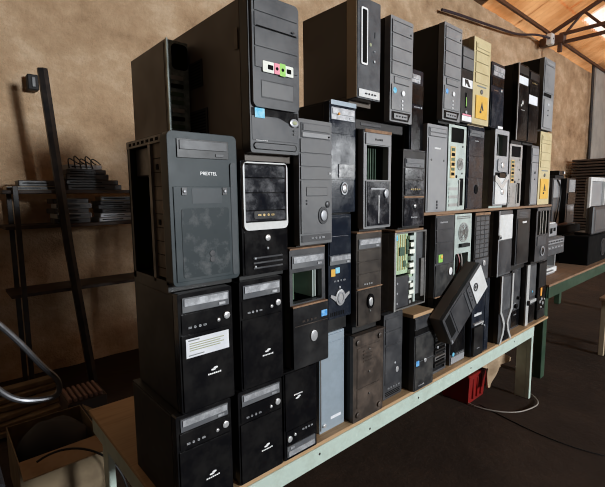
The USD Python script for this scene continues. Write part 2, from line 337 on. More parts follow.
wp = thing('wall_sheet', 'pale grey plaster panel on the far wall, right of the thin conduit', 'wall panel', (19.2, 3.33, 0))
obj('panel', bx(-2.05, 2.3, 0, 0.12, 0.6, 5.62 + BT, 0.02), 'concrete', wp)
obj('lintel', bx(-2.15, 2.4, -0.1, 0.12, 5.64 + BT, 6.0 + BT, 0.02), 'timber', wp)
sk = thing('wall_switch', 'small dark switch box on the mud wall beside the iron post', 'switch', (-0.195, 3.42, 2.16 + BT))
obj('box', bx(-0.045, 0.045, -0.05, 0.04, -0.07, 0.07, 0.008), 'rubber', sk)
obj('rocker', bx(-0.012, 0.018, -0.06, -0.05, -0.045, 0.045, 0.004), 'graphite', sk)

# ------------------------------------------------------------------ workbench
wb = thing('workbench', 'long pale mint painted workbench with plywood top under the computer stacks', 'workbench')
obj('bench_top', bx(-0.48, 3.03, 0.0, 1.02, BT - 0.018, BT, 0.002), 'plywood', wb)
for nm, m in (('apron', bx(-0.47, 2.70, -0.004, 0.03, BT - 0.103, BT - 0.0185, 0.003)), ('apron', bx(-0.47, 2.685, 0.97, 1.0, BT - 0.10, BT - 0.0185, 0.003)),
              ('end_rail', bx(-0.478, -0.445, 0.03, 0.97, BT - 0.10, BT - 0.0185, 0.003)), ('end_rail', bx(2.63, 2.66, 0.16, 0.97, BT - 0.10, BT - 0.0185, 0.003))):
    obj(nm, m, 'mint_paint', wb)
for x in (-0.44, 2.665):
    for y in (0.031, 0.88):
        obj('leg', bx(x, x + 0.034, y, y + 0.085, 0, BT - 0.0185, 0.004), 'mint_paint', wb)
obj('leg_face', bx(2.665, 2.699, -0.002, 0.032, 0, BT - 0.104, 0.003), 'mint_paint', wb)
for x, z in ((0.98, -0.055), (0.55, -0.07), (1.6, -0.06), (2.3, -0.05), (0.2, -0.05)):
    obj('screw', disc(x, BT + z, 0.006, 0.006, -0.003, 0.002, 10), 'dark_iron', wb)

# ------------------------------------------------------------------ computer towers
GROUP = 'old computer towers stacked on the workbench'
class Tower:
    def __init__(s, label, x0, x1, zb, zt, D=0.42, cm='case_black', bm='black_plastic', y=0.0, zs=None, rz=0.0, holes=(), r=0.006, flip=False, shell=True, name='computer_tower', bt=0.034, seam=True, cat='computer tower'):
        s.w, s.h, s.D, s.flip = x1 - x0, zt - zb, D, flip
        base = zb if zs is None else zs
        s.dz = zb - base; s.bm = bm; s.front = 0.0
        s.p = thing(name, label, cat, ((x0 + x1) / 2, y, base + BT), rz, GROUP)
        w2 = s.w / 2 - 0.003; H = s.dz + s.h - 0.003; yb = bt - 0.006
        if shell:
            m = m3.Manifold.cube([2 * w2, D - yb, H]).translate([-w2, yb, 0])
            inner = m3.Manifold.cube([2 * w2 - 0.008, D - yb, H - s.dz - 0.012]).translate([-w2 + 0.004, yb - 0.01, s.dz + 0.006])
            obj('chassis', m - inner, cm, s.p, smooth=False)
            if seam:
                obj('side_panel', bx(-w2 - 0.0018, -w2 + 0.0005, yb + 0.012, D - 0.012, s.dz + 0.014, H - 0.008, 0.001), cm, s.p)
        if bm:
            po = rrect(-s.w / 2, s.dz, s.w / 2, s.dz + s.h, r)
            for h in holes: po = po.difference(s.rc(*h))
            s.bez = obj('bezel', flat(po, bt, bt), bm, s.p)
            if holes: obj('inner_back', bx(-w2 + 0.006, w2 - 0.006, 0.18, 0.184, s.dz + 0.02, H - 0.02), 'pcb_dark', s.p)
    def uv(s, u, v):
        if s.flip: u, v = 1 - u, 1 - v
        return (u - 0.5) * s.w, s.dz + s.h * (1 - v)
    def rc(s, u0, v0, u1, v1, r=0.002):
        a, b = s.uv(u0, v0); c, d = s.uv(u1, v1)
        return rrect(min(a, c), min(b, d), max(a, c), max(b, d), r)
    def pl(s, name, u0, v0, u1, v1, mat, proud=0.004, r=0.002, base=0.0, par=None, label=None):
        return obj(name, flat(s.rc(u0, v0, u1, v1, r), 0.001 - base, proud + 0.001), mat, par or s.p, label)
    def poly(s, name, pts, mat, proud=0.004, base=0.0, par=None, label=None):
        return obj(name, flat(Polygon([s.uv(*q) for q in pts]), 0.001 - base, proud + 0.001), mat, par or s.p, label)
    def btn(s, name, u, v, rad, mat, proud=0.004, asp=1.0, base=0.0, par=None, label=None, dome=0.002):
        x, z = s.uv(u, v)
        return obj(name, disc(x, z, rad, rad * asp, 0.001 - base, proud + 0.001, 20, dome), mat, par or s.p, label)
    def ring(s, name, u, v, r0, r1, mat, proud=0.005, asp=1.0, base=0.0, par=None):
        x, z = s.uv(u, v)
        return obj(name, ringm(x, z, r0, r1, 0.001 - base, proud + 0.001, asp), mat, par or s.p)
    def bays(s, vs, mat, u0=0.05, u1=0.95, proud=0.006, gap=0.004, name='bay_cover'):
        g = gap / s.h / 2
        for a, b in zip(vs[:-1], vs[1:]): s.pl(name, u0, a + g, u1, b - g, mat, proud)
    def drive(s, v0, v1, mat='drive_silver', u0=0.07, u1=0.93, low='drive_dark', par=None):
        vm = v0 + (v1 - v0) * 0.56
        d = s.pl('optical_drive', u0, v0, u1, v1, low, 0.005)
        s.pl('tray_door', u0 + 0.03, v0 + (v1 - v0) * 0.08, u1 - 0.03, vm, mat, 0.004, base=0.005, par=d)
        s.pl('eject_button', u1 - 0.2, vm + (v1 - vm) * 0.35, u1 - 0.08, vm + (v1 - vm) * 0.75, mat, 0.003, base=0.005, par=d)
        return d
    def ports(s, v, u0, u1, n=4, mat='drive_silver', hh=0.006, base=0.0):
        ms = []
        for k in range(n):
            u = u0 + (u1 - u0) * (k + 0.5) / n; x, z = s.uv(u, v); ww = 0.32 * abs(u1 - u0) / n * s.w
            if k in (0, n - 1):
                ms.append(flat(rrect(x - ww, z - hh / 2, x + ww, z + hh / 2, 0.001).difference(rrect(x - ww * .6, z - hh / 5, x + ww * .6, z + hh / 5, 0)), 0.001 - base, 0.004))
            else: ms.append(ringm(x, z, 0.0018, 0.0045, 0.001 - base, 0.004))
        return obj('port_row', ms, mat, s.p)
    def mark(s, u0, v0, u1, v1, mat='logo_white', n=6, base=0.0):
        """a worn maker's mark too small to read: a row of short strokes"""
        ms = []; R = random.Random(int(u0 * 1000 + v0 * 777 + n))
        for k in range(n):
            a, b = u0 + (u1 - u0) * (k + 0.1) / n, u0 + (u1 - u0) * (k + 0.86) / n
            t = R.uniform(0, 0.3)
            ms.append(flat(s.rc(a, v0 + (v1 - v0) * t, b, v1, 0.0005), 0.001 - base, 0.0022))
        return obj('maker_mark', ms, mat, s.p)
    def text(s, txt, u, v, hgt, mat='logo_white', base=0.0):
        m = meshkit.text_mesh(txt, hgt, 0.0015, True); V = m.vertices.copy(); c = (V.max(0) + V.min(0)) / 2; x, z = s.uv(u, v)
        m.vertices = np.c_[V[:, 0] - c[0] + x, -V[:, 2] - base + 0.0002, V[:, 1] - c[1] + z]
        return obj('lettering', m, mat, s.p)
    def slots(s, v0, v1, u0, u1, n, mat='void', name='vent_slot', vert=False):
        for k in range(n):
            if vert:
                a = u0 + (u1 - u0) * k / n; s.pl(name, a, v0, a + (u1 - u0) / n * 0.55, v1, mat, 0.001)
            else:
                a = v0 + (v1 - v0) * k / n; s.pl(name, u0, a, u1, a + (v1 - v0) / n * 0.55, mat, 0.001)
    def top_sheet(s, mat='worn_edge', ov=0.004, th=0.006):
        obj('top_edge_strip', bx(-s.w / 2 + .002, s.w / 2 - .002, -0.002, 0.05, s.dz + s.h - 0.0005, s.dz + s.h + th, 0.001), mat, s.p)

def model_k(label, x0, x1, zb, zt, zs=None, flip=False, label_sheet=False, D=0.4, y=0.0):
    t = Tower(label, x0, x1, zb, zt, D, 'case_black', 'black_gloss', y=y, zs=zs, flip=flip)
    t.drive(0.035, 0.155)
    t.bays([0.165, 0.335], 'black_gloss', 0.05, 0.95, 0.004)
    t.ports(0.285, 0.14, 0.5, 4, base=0.004)
    t.btn('power_button', 0.87, 0.245, 0.0125, 'chrome', 0.006, base=0.004); t.btn('reset_button', 0.71, 0.27, 0.0065, 'chrome', 0.005, base=0.004)
    t.pl('lower_door', 0.03, 0.345, 0.97, 0.985, 'black_gloss', 0.006)
    x, z = t.uv(0.6, 0.685)
    obj('emblem', [disc(x - .004, z - .002, .010, .0035, -0.005, 0.002, 14), disc(x + .005, z + .003, .009, .004, -0.005, 0.002, 14)], 'logo_white', t.p)
    t.mark(0.47, 0.715, 0.73, 0.73, n=7, base=0.006)
    if label_sheet:
        sh = t.pl('paper_label', 0.10, 0.375, 0.90, 0.535, 'paper', 0.001, 0.0, base=0.006, label='white printed label with grey and olive lines')
        t.pl('printed_line', 0.14, 0.387, 0.34, 0.397, 'print_gray', 0.0006, 0, base=0.007, par=sh)
        for k in range(4): t.pl('printed_line', 0.16, 0.415 + k * 0.019, 0.80 - 0.07 * (k % 2), 0.423 + k * 0.019, 'print_olive', 0.0006, 0, base=0.007, par=sh)
        t.pl('printed_line', 0.14, 0.512, 0.42, 0.52, 'print_gray', 0.0006, 0, base=0.007, par=sh)
    return t

# ---- bottom row, left to right
model_k('black tower at the bottom of the leftmost stack, under the paper-labelled one', -0.457, -0.245, 0.0, 0.367)
model_k('black tower at the bottom of the second stack from left', -0.214, -0.006, 0.0, 0.371)
model_k('upside-down black tower with its buttons near the bottom, third on the bench from left', 0.003, 0.186, 0.0, 0.382, flip=True)

t = Tower('bare pale blue-grey steel case panel standing on the bench, only bluish one', 0.247, 0.412, 0.0, 0.47, 0.4, 'blue_steel', 'blue_steel', y=0.045, r=0.003, bt=0.02)
t.pl('panel_recess', 0.06, 0.10, 0.90, 0.95, 'blue_steel', 0.003, 0.004); t.pl('top_lip', 0.04, 0.02, 0.96, 0.08, 'blue_steel', 0.005)
t.btn('latch', 0.16, 0.925, 0.011, 'chrome', 0.006, 0.8, base=0.003); t.pl('paper_label', 0.42, 0.865, 0.84, 0.895, 'paper', 0.001, base=0.003, label='small white label')
t.pl('seam_strip', 0.02, 0.1, 0.05, 0.97, 'steel_dull', 0.004)

t = Tower('weathered bronze-brown steel case with four round corner feet facing out', 0.426, 0.655, 0.0, 0.436, 0.40, 'case_black', 'bronze', r=0.008, bt=0.02)
for u in (0.14, 0.86):
    for v in (0.09, 0.92): t.btn('rubber_foot', u, v, 0.014, 'bronze', 0.008)
t.bays([0.15, 0.62, 0.85], 'bronze', 0.12, 0.88, 0.003)
for k in range(4): t.pl('embossed_rib', 0.3, 0.2 + k * 0.04, 0.62, 0.215 + k * 0.04, 'bronze', 0.003, base=0.003)
t.pl('top_flange', 0.0, 0.0, 1.0, 0.02, 'bronze', 0.012)
for k in range(3): t.btn('screw', 0.5, 0.2 + 0.26 * k, 0.005, 'steel_dull', 0.004, base=0.003)

t = Tower('narrow-looking charcoal tower with small oval logo, between bronze case and open circuit-board case', 0.715, 0.880, 0.0, 0.468, 0.4, 'case_black', 'charcoal', y=0.043)
t.bays([0.05, 0.2, 0.35], 'charcoal', 0.08, 0.92, 0.004); t.btn('logo_badge', 0.72, 0.69, 0.013, 'chrome', 0.004, 1.3); t.btn('power_button', 0.6, 0.6, 0.007, 'silver', 0.004)
t.ports(0.88, 0.2, 0.9, 5, 'silver'); t.pl('lower_door', 0.08, 0.37, 0.92, 0.83, 'charcoal', 0.003); t.slots(0.92, 0.98, 0.1, 0.9, 3)

t = Tower('black tower with blue square sticker and round silver button, standing alone beside the gap', 0.918, 1.112, 0.0, 0.425, 0.42, 'case_black', 'charcoal', y=-0.012, r=0.004)
t.bays([0.02, 0.16], 'charcoal', 0.02, 0.98, 0.004); t.pl('accent_strip', 0.0, 0.17, 1.0, 0.245, 'black_gloss', 0.003); t.pl('upper_door', 0.03, 0.26, 0.97, 0.60, 'black_dusty', 0.004)
t.pl('lower_door', 0.03, 0.625, 0.97, 0.98, 'black_dusty', 0.004); t.pl('sticker', 0.05, 0.585, 0.2, 0.655, 'blue_sticker', 0.002, base=0.005, label='small blue square sticker')
t.btn('power_button', 0.5, 0.615, 0.012, 'chrome', 0.006, base=0.004); t.mark(0.2, 0.93, 0.5, 0.945, n=5, mat='silver', base=0.004)
t.pl('divider_strip', 0.03, 0.607, 0.97, 0.618, 'graphite', 0.003)

t = Tower('gutted black case without front, dark drive racks showing, behind the tilted case', 1.19, 1.352, 0.0, 0.488, 0.4, 'case_black', 'graphite', y=0.043, holes=[(0.1, 0.26, 0.92, 0.97)])
t.pl('top_cover', 0.06, 0.02, 0.94, 0.235, 'graphite', 0.004)
for k in range(6):
    v = 0.44 + k * 0.085
    x0, z0 = t.uv(0.13, v)
    q = obj('drive_cage', bx(-0.06, 0.064, -0.01, 0.15, z0 - 0.026, z0, 0.002), ('steel_dull' if k in (0, 4) else 'case_black'), t.p)
    obj('drive_slot', bx(-0.05, 0.05, -0.012, -0.009, z0 - 0.018, z0 - 0.008), 'void', q)
t.btn('loose_connector', 0.3, 0.66, 0.009, 'silver', 0.012)

t = Tower('black tower with glowing-pale bottom lip and round blue-white button, under the tilted case', 1.392, 1.585, 0.0, 0.50, 0.4, 'case_black', 'charcoal', y=0.04)
t.drive(0.05, 0.13); t.bays([0.15, 0.3, 0.45], 'charcoal'); t.pl('lower_door', 0.05, 0.5, 0.95, 0.86, 'black_gloss', 0.004)
t.pl('bottom_lip', 0.06, 0.90, 0.94, 0.985, 'silver', 0.006, 0.006); t.btn('power_button', 0.2, 0.865, 0.013, 'cyan_sticker', 0.007); t.ports(0.88, 0.4, 0.9, 4, base=0.004)

t = Tower('black tower with pale lettering above a silver handle strip, right of the tilted case', 1.618, 1.862, 0.0, 0.515, 0.42, 'case_black', 'blue_black', y=0.012)
t.bays([0.03, 0.14, 0.25, 0.36], 'blue_black', 0.04, 0.7); t.pl('right_rail', 0.74, 0.02, 0.98, 0.98, 'blue_black', 0.004)
t.mark(0.14, 0.425, 0.56, 0.465, n=7); t.pl('handle_strip', 0.08, 0.555, 0.62, 0.578, 'bright_trim', 0.012, 0.003)
t.btn('power_button', 0.6, 0.615, 0.012, 'chrome', 0.006); t.btn('reset_button', 0.74, 0.635, 0.007, 'silver', 0.006)
t.pl('lower_door', 0.02, 0.60, 0.56, 0.985, 'black_plastic', 0.018, 0.006); t.mark(0.2, 0.88, 0.36, 0.892, n=4, mat='silver', base=0.018)

t = Tower('black tower framed by silver trims pinched like an hourglass, at the bench front', 2.004, 2.215, 0.0, 0.503, 0.40, 'case_black', 'charcoal')
L = [(0.0, 0), (0.10, 0), (0.10, 0.52), (0.30, 0.64), (0.40, 0.72), (0.34, 0.86), (0.12, 1.0), (0.0, 1.0), (0.22, 0.84), (0.27, 0.73), (0.14, 0.62), (0.0, 0.54)]
t.poly('silver_trim', L, 'bright_trim', 0.012)
L = [(1.0, 0), (0.88, 0), (0.86, 0.52), (0.62, 0.66), (0.55, 0.73), (0.66, 0.86), (0.9, 1.0), (1.0, 1.0), (0.76, 0.84), (0.68, 0.73), (0.80, 0.64), (1.0, 0.54)]
t.poly('silver_trim', L, 'bright_trim', 0.012)
t.pl('upper_door', 0.13, 0.03, 0.84, 0.52, 'graphite', 0.004); t.poly('lower_door', [(0.36, 0.87), (0.46, 0.74), (0.62, 0.87), (0.82, 0.98), (0.18, 0.98)], 'black_gloss', 0.004)

t = Tower('recessed black tower with two round dials, between the two silver-trimmed towers', 2.40, 2.566, 0.0, 0.49, 0.4, 'case_black', 'charcoal', y=0.075)
t.pl('upper_door', 0.06, 0.03, 0.94, 0.4, 'charcoal', 0.004); t.btn('power_button', 0.4, 0.62, 0.02, 'black_gloss', 0.02); t.ring('button_ring', 0.4, 0.62, 0.02, 0.026, 'silver'); t.btn('volume_knob', 0.7, 0.5, 0.014, 'black_gloss', 0.02)
t.pl('lower_door', 0.06, 0.7, 0.94, 0.97, 'black_gloss', 0.004); t.mark(0.3, 0.76, 0.6, 0.775, n=4, mat='silver', base=0.004)

t = Tower('black tower with one bright silver strip and a cross bar, near the bench end', 2.585, 2.80, 0.0, 0.508, 0.4, 'case_black', 'charcoal', y=0.04)
t.poly('silver_trim', [(0, 0), (0.26, 0), (0.26, 0.55), (0.34, 0.62), (0.26, 0.7), (0.26, 1), (0, 1)], 'bright_trim', 0.010)
t.pl('upper_door', 0.30, 0.03, 0.97, 0.55, 'graphite', 0.004); t.pl('cross_bar', 0.28, 0.60, 0.98, 0.65, 'bright_trim', 0.014, 0.006); t.btn('drive_knob', 0.16, 0.625, 0.022, 'black_gloss', 0.022)
t.btn('power_light', 0.66, 0.47, 0.009, 'cyan_sticker', 0.006); t.pl('lower_door', 0.30, 0.69, 0.97, 0.98, 'black_gloss', 0.004)

t = Tower('black tower with orange sticker and cluster of pale buttons, last at the bench end', 2.83, 3.015, 0.0, 0.508, 0.4, 'case_black', 'black_gloss', y=0.03)
t.pl('upper_door', 0.05, 0.03, 0.95, 0.44, 'black_plastic', 0.004); t.pl('sticker', 0.34, 0.46, 0.52, 0.60, 'orange', 0.003, label='orange sticker')
for u, v, r_ in ((0.3, 0.70, .013), (0.5, 0.66, .013), (0.66, 0.74, .015), (0.44, 0.80, .010), (0.85, 0.68, .009)): t.btn('front_button', u, v, r_, 'chrome', 0.006)
t.pl('lower_door', 0.05, 0.84, 0.95, 0.98, 'black_plastic', 0.004)

# ---- second row
model_k('black tower with white printed paper label taped on its front', -0.432, -0.227, 0.369, 0.781, zs=0.3675, label_sheet=True, D=0.385)
model_k('black tower with silver drive and no label, right of the paper-labelled one', -0.195, 0.004, 0.373, 0.786, zs=0.3715)

t = Tower('black tower with its upper bays missing and a jutting lower bezel with blue sticker', 0.044, 0.243, 0.387, 0.880, 0.42, 'case_black', 'charcoal', zs=0.3825, holes=[(0.08, 0.19, 0.90, 0.45)])
t.drive(0.05, 0.155, u0=0.05, u1=0.95); t.top_sheet()
x, z = t.uv(0.2, 0.32)
obj('drive_cage', bx(-0.08, -0.035, 0.05, 0.15, z - 0.06, z + 0.05), 'pcb_dark', t.p)
for q in (0.052, 0.066): obj('cage_plate', bx(q, q + 0.006, 0.03, 0.16, z - 0.06, z + 0.06), 'pale_green_steel', t.p)
lb = t.pl('lower_bezel', 0.0, 0.475, 0.99, 0.995, 'black_plastic', 0.02, 0.008); t.pl('worn_rim', 0.01, 0.462, 0.985, 0.478, 'worn_edge', 0.018); t.pl('divider_strip', 0.04, 0.628, 0.96, 0.634, 'bronze', 0.003, base=0.019)
t.pl('sticker', 0.78, 0.545, 0.95, 0.60, 'blue_sticker', 0.002, base=0.02, label='blue sticker'); t.ports(0.60, 0.22, 0.66, 4, 'bronze', base=0.019); t.btn('power_button', 0.55, 0.745, 0.019, 'chrome', 0.006, 1.25, base=0.02)

t = Tower('blue-black glossy tower with silver winged round emblem and two square stickers', 0.288, 0.437, 0.538, 1.010, 0.4, 'case_black', 'blue_black', y=0.025, zs=0.4715)
t.bays([0.02, 0.20, 0.375], 'blue_black', 0.04, 0.96, 0.004); t.drive(0.385, 0.475, u0=0.04, u1=0.96)
t.pl('sticker', 0.10, 0.515, 0.28, 0.585, 'yellow', 0.003, label='yellow square sticker'); t.pl('sticker', 0.29, 0.505, 0.48, 0.56, 'cyan_sticker', 0.003, label='light blue square sticker'); t.ports(0.635, 0.2, 0.75, 4)
for sg in (-1, 1):
    c0 = 0.48 + sg * 0.12
    t.poly('emblem_wing', [(c0, 0.79), (c0 + sg * 0.28, 0.755), (c0 + sg * 0.3, 0.78), (c0 + sg * 0.08, 0.83)], 'chrome', 0.006)
t.btn('emblem', 0.48, 0.80, 0.030, 'chrome', 0.008, 1.25); t.ring('emblem_ring', 0.48, 0.80, 0.016, 0.022, 'silver', 0.013, 1.25); t.btn('power_button', 0.48, 0.70, 0.006, 'silver'); t.slots(0.935, 0.975, 0.08, 0.72, 8, 'void', vert=True)

t = Tower('brown-black tower split by an orange line above an oval silver button', 0.447, 0.632, 0.473, 0.918, 0.42, 'case_black', 'brown_black', zs=0.4375)
t.drive(0.06, 0.165, u0=0.06, u1=0.93); t.bays([0.175, 0.30, 0.43, 0.57], 'brown_black', 0.05, 0.95, 0.005); t.ports(0.545, 0.25, 0.6, 4, base=0.005)
t.pl('divider_strip', 0.0, 0.585, 1.0, 0.597, 'worn_edge', 0.008); t.pl('lower_door', 0.04, 0.61, 0.96, 0.98, 'brown_black', 0.006); t.top_sheet()
t.ring('button_ring', 0.5, 0.74, 0.018, 0.025, 'black_gloss', 0.009, 1.45, base=0.005); t.btn('power_button', 0.5, 0.745, 0.014, 'chrome', 0.008, 1.5, base=0.006); t.btn('reset_button', 0.5, 0.845, 0.004, 'silver', base=0.006)

t = Tower('opened case showing a pale green circuit board and white connectors', 0.737, 1.030, 0.492, 0.902, 0.34, 'steel', 'steel_dull', zs=0.4895, holes=[(0.03, 0.02, 0.97, 0.98)], bt=0.03, r=0.003)
x0, zt_ = -t.w / 2, t.dz + t.h
def lp(u, v): return t.uv(u, v)
bd = obj('circuit_board', flat(t.rc(0.05, 0.03, 0.52, 0.55), 0.028, 0.004), 'pcb_green', t.p)
for u, v, a, b in ((0.06, 0.04, 0.19, 0.11), (0.36, 0.38, 0.44, 0.46), (0.25, 0.2, 0.4, 0.31), (0.46, 0.1, 0.52, 0.3)):
    obj('chip', flat(t.rc(u, v, a, b), 0.0245, 0.007), 'cyan_sticker' if v == 0.04 else 'pcb_dark', bd)
obj('ribbon_cable', [flat(t.rc(0.42 - 0.28 * k / 8, 0.04 + 0.0 * k, 0.435 - 0.28 * k / 8, 0.5), 0.0235, 0.003) for k in range(0, 8, 2)], 'gold', t.p)
for k in range(9): obj('white_connector', flat(t.rc(0.50 + 0.03 * (k % 2), 0.06 + k * 0.09, 0.62 + 0.02 * (k % 3), 0.115 + k * 0.09), 0.024, 0.018), 'connector_white' if k % 3 else 'pale_green_steel', t.p)
obj('cage_rail', flat(t.rc(0.63, 0.02, 0.70, 0.95), 0.024, 0.016), 'pale_green_steel', t.p)
obj('drive_cage', flat(t.rc(0.70, 0.03, 0.97, 0.86), 0.03, 0.014), 'graphite', t.p)
obj('cage_hook', flat(t.rc(0.86, 0.38, 0.99, 0.9), 0.016, 0.012), 'steel_dull', t.p)
dc = obj('lower_drive', flat(t.rc(0.06, 0.57, 0.47, 0.97), 0.03, 0.026), 'charcoal', t.p)
for k in range(3): obj('screw', disc(*t.uv(0.12, 0.65 + k * 0.13), 0.006, 0.006, 0.005, 0.003, 10), 'silver', dc)
for k in range(6): obj('cable_plug', flat(t.rc(0.48 + 0.02 * (k % 3), 0.57 + k * 0.07, 0.60 - 0.02 * (k % 2), 0.61 + k * 0.07), 0.03, 0.02), ('pcb_green', 'connector_white', 'steel')[k % 3], t.p)
obj('corner_post', bx(-t.w / 2 - 0.002, -t.w / 2 + 0.012, -0.004, 0.03, t.dz, zt_), 'steel', t.p)

t = Tower('grey-black tower with a yellow-green sticker and round white button', 1.121, 1.330, 0.495, 0.972, 0.42, 'case_black', 'charcoal', zs=0.49)
t.bays([0.02, 0.17, 0.325], 'charcoal', 0.04, 0.96, 0.005); t.pl('panel_middle', 0.04, 0.33, 0.96, 0.575, 'charcoal', 0.005); t.pl('lower_door', 0.03, 0.60, 0.97, 0.985, 'black_dusty', 0.005, 0.006)
t.pl('sticker', 0.15, 0.47, 0.36, 0.565, 'green_sticker', 0.002, base=0.005, label='yellow-green sticker'); t.btn('sticker_dot', 0.3, 0.5, 0.012, 'yellow', 0.003, base=0.006)
t.btn('power_button', 0.78, 0.70, 0.019, 'logo_white', 0.006, 1.2, base=0.005); t.mark(0.2, 0.07, 0.6, 0.09, n=6, mat='silver', base=0.005); t.pl('worn_rim', 0.02, 0.985, 0.98, 1.0, 'worn_edge', 0.004); t.top_sheet()

def rear(label, x0, x1, zb, zt, y=0.0, zs=None, mat='pale_green_steel', psu=True, fan=(0.68, 0.45, 0.036), D=0.4, cols=True, lower=True, half=False):
    hs = [(0.14, 0.03, 0.86, 0.2)] if psu else []
    if half: hs.append((0.06, 0.56, 0.94, 0.97))
    t = Tower(label, x0, x1, zb, zt, D, 'steel', mat, y=y, zs=zs, holes=hs, bt=0.012, r=0.002)
    if psu: obj('psu_opening', flat(t.rc(0.10, 0.035, 0.88, 0.205, 0.012), 0.014, 0.0085), 'void', t.p)
    if cols:
        io = t.pl('port_shield', 0.12, 0.25, 0.38, 0.62, 'gold', 0.003)
        for k in range(6): t.pl('port_socket', 0.17, 0.27 + k * 0.057, 0.33, 0.305 + k * 0.057, 'void' if k % 2 else 'pcb_dark', 0.002, base=0.003, par=io)
    if fan:
        u, v, r_ = fan
        fg = t.ring('fan_grille', u, v, r_ * 0.9, r_, 'steel', 0.004)
        x, z = t.uv(u, v)
        obj('grille_ring', [ringm(x, z, r_ * q, r_ * q + 0.004, -0.0005, 0.004) for q in (0.3, 0.55, 0.75)], 'steel', fg)
        obj('fan_hub', disc(x, z, r_ * 0.25, r_ * 0.25, 0, 0.003), 'steel_dull', fg)
        for k in range(5):
            a = k * 2 * math.pi / 5
            obj('fan_blade', flat(Polygon([(x + r_ * q * math.cos(a + d), z + r_ * q * math.sin(a + d)) for q, d in ((0.27, 0), (0.85, 0.2), (0.85, 0.75), (0.27, 0.5))]), 0.0005, 0.0015), 'steel_dull', fg)
    if lower:
        for k in range(6): t.pl('slot_cover', 0.08, 0.68 + k * 0.048, 0.58, 0.715 + k * 0.048, 'steel' if k % 2 else mat, 0.003)
        t.pl('slot_channel', 0.68, 0.62, 0.88, 0.95, 'void', 0.002); t.pl('card_clamp', 0.60, 0.64, 0.66, 0.96, 'steel', 0.006)
        for k in range(3): t.btn('screw', 0.8, 0.24 + 0.16 * k, 0.006, 'steel_dull', 0.003)
        t.btn('lock_hole', 0.48, 0.6, 0.009, 'void', 0.002, dome=0)
    return t
t = rear('back of a whitish steel case with fan grille above a hollow cabled half', 1.338, 1.545, 0.541, 0.972, zs=0.5015, psu=False, fan=(0.5, 0.26, 0.06), cols=False, lower=False, half=True)
t.slots(0.03, 0.08, 0.1, 0.9, 2, 'steel_dull'); t.pl('cable_plug', 0.25, 0.42, 0.75, 0.47, 'rubber', 0.02); t.pl('edge_rail', 0.8, 0.56, 0.9, 0.97, 'pale_green_steel', 0.004)
for k, c in enumerate(('rubber', 'red_plastic', 'cable_pale')): obj('hanging_wire', tube(spline([(-0.05 + 0.04 * k, 0.03, t.uv(0, 0.57)[1]), (-0.03 + 0.03 * k, 0.02, t.uv(0, 0.7)[1]), (-0.06 + 0.045 * k, 0.03, t.uv(0, 0.86)[1])], 12), 0.006, 6), c, t.p)

t = Tower('black tower with grid-ribbed front and round silver badge, second row behind the tilted top', 1.589, 1.800, 0.517, 0.972, 0.42, 'case_black', 'black_plastic', zs=0.5165)
for a in range(9):
    for b in range(3): t.pl('grid_rib', 0.07 + b * 0.29, 0.06 + a * 0.066, 0.33 + b * 0.29, 0.115 + a * 0.066, 'graphite' if a < 9 else 'charcoal', 0.003)
t.pl('lower_door', 0.05, 0.665, 0.95, 0.98, 'graphite', 0.005); t.btn('logo_badge', 0.62, 0.74, 0.019, 'chrome', 0.006, 1.0, base=0.005); t.pl('top_lip', 0.0, 0.0, 1.0, 0.035, 'worn_edge', 0.004)

t = Tower('tower with white upper half, dark lower half and silver-grey side', 1.93, 2.165, 0.508, 0.972, 0.40, 'steel', 'graphite', zs=0.5045)
t.pl('upper_door', 0.06, 0.06, 0.97, 0.44, 'white_plastic', 0.006); t.pl('lower_door', 0.06, 0.46, 0.97, 0.97, 'charcoal', 0.006); t.pl('silver_trim', 0.0, 0.0, 0.055, 1.0, 'silver', 0.006)
lt = t.pl('latch', 0.0, 0.36, 0.12, 0.43, 'chrome', 0.014, 0.005); t.btn('latch_knob', 0.07, 0.40, 0.009, 'black_plastic', 0.004, base=0.014, par=lt)

t = Tower('slim matt black tower with a short white logo bar, no other marks', 2.24, 2.495, 0.552, 0.972, 0.4, 'case_black', 'charcoal', zs=0.5095)
t.slots(0.05, 0.13, 0.15, 0.85, 3, 'graphite', 'top_slot'); t.pl('front_door', 0.06, 0.16, 0.94, 0.98, 'black_plastic', 0.005); t.mark(0.38, 0.21, 0.70, 0.245, n=4, base=0.005); t.mark(0.38, 0.245, 0.70, 0.25, n=1, base=0.005)

t = Tower('hollow black case with bright vertical rails, last of the second row', 2.63, 2.93, 0.534, 0.972, 0.4, 'case_black', 'charcoal', zs=0.5095, holes=[(0.1, 0.06, 0.9, 0.5)])
for u in (0.28, 0.46, 0.7): obj('cage_rail', flat(t.rc(u, 0.05, u + 0.04, 0.52), 0.02, 0.02), 'steel', t.p)
t.pl('top_lip', 0.02, 0.0, 0.98, 0.05, 'graphite', 0.006); t.pl('drive_plate', 0.1, 0.53, 0.72, 0.70, 'graphite', 0.006); t.ring('speaker_ring', 0.5, 0.82, 0.03, 0.042, 'silver', 0.008); t.btn('speaker_cone', 0.5, 0.82, 0.028, 'black_plastic', 0.004)

# ---- boards laid between the rows
obj('spacer_board', bx(1.0, 2.97, 0.004, 0.36, 0.979 + BT, 0.995 + BT, 0.001), 'thin_board', label='long thin brown board laid between second and third rows at the right', cat='board')
obj('spacer_board', bx(0.745, 1.0, 0.0, 0.34, 0.9035 + BT, 0.914 + BT, 0.001), 'thin_board', label='short brown board on top of the case with the green circuit board', cat='board')
obj('fibreboard_piece', bx(0.90, 1.10, -0.014, 0.38, 0.4255 + BT, 0.445 + BT, 0.002), 'plywood', label='tan piece of fibreboard on the tower with blue square sticker', cat='board')

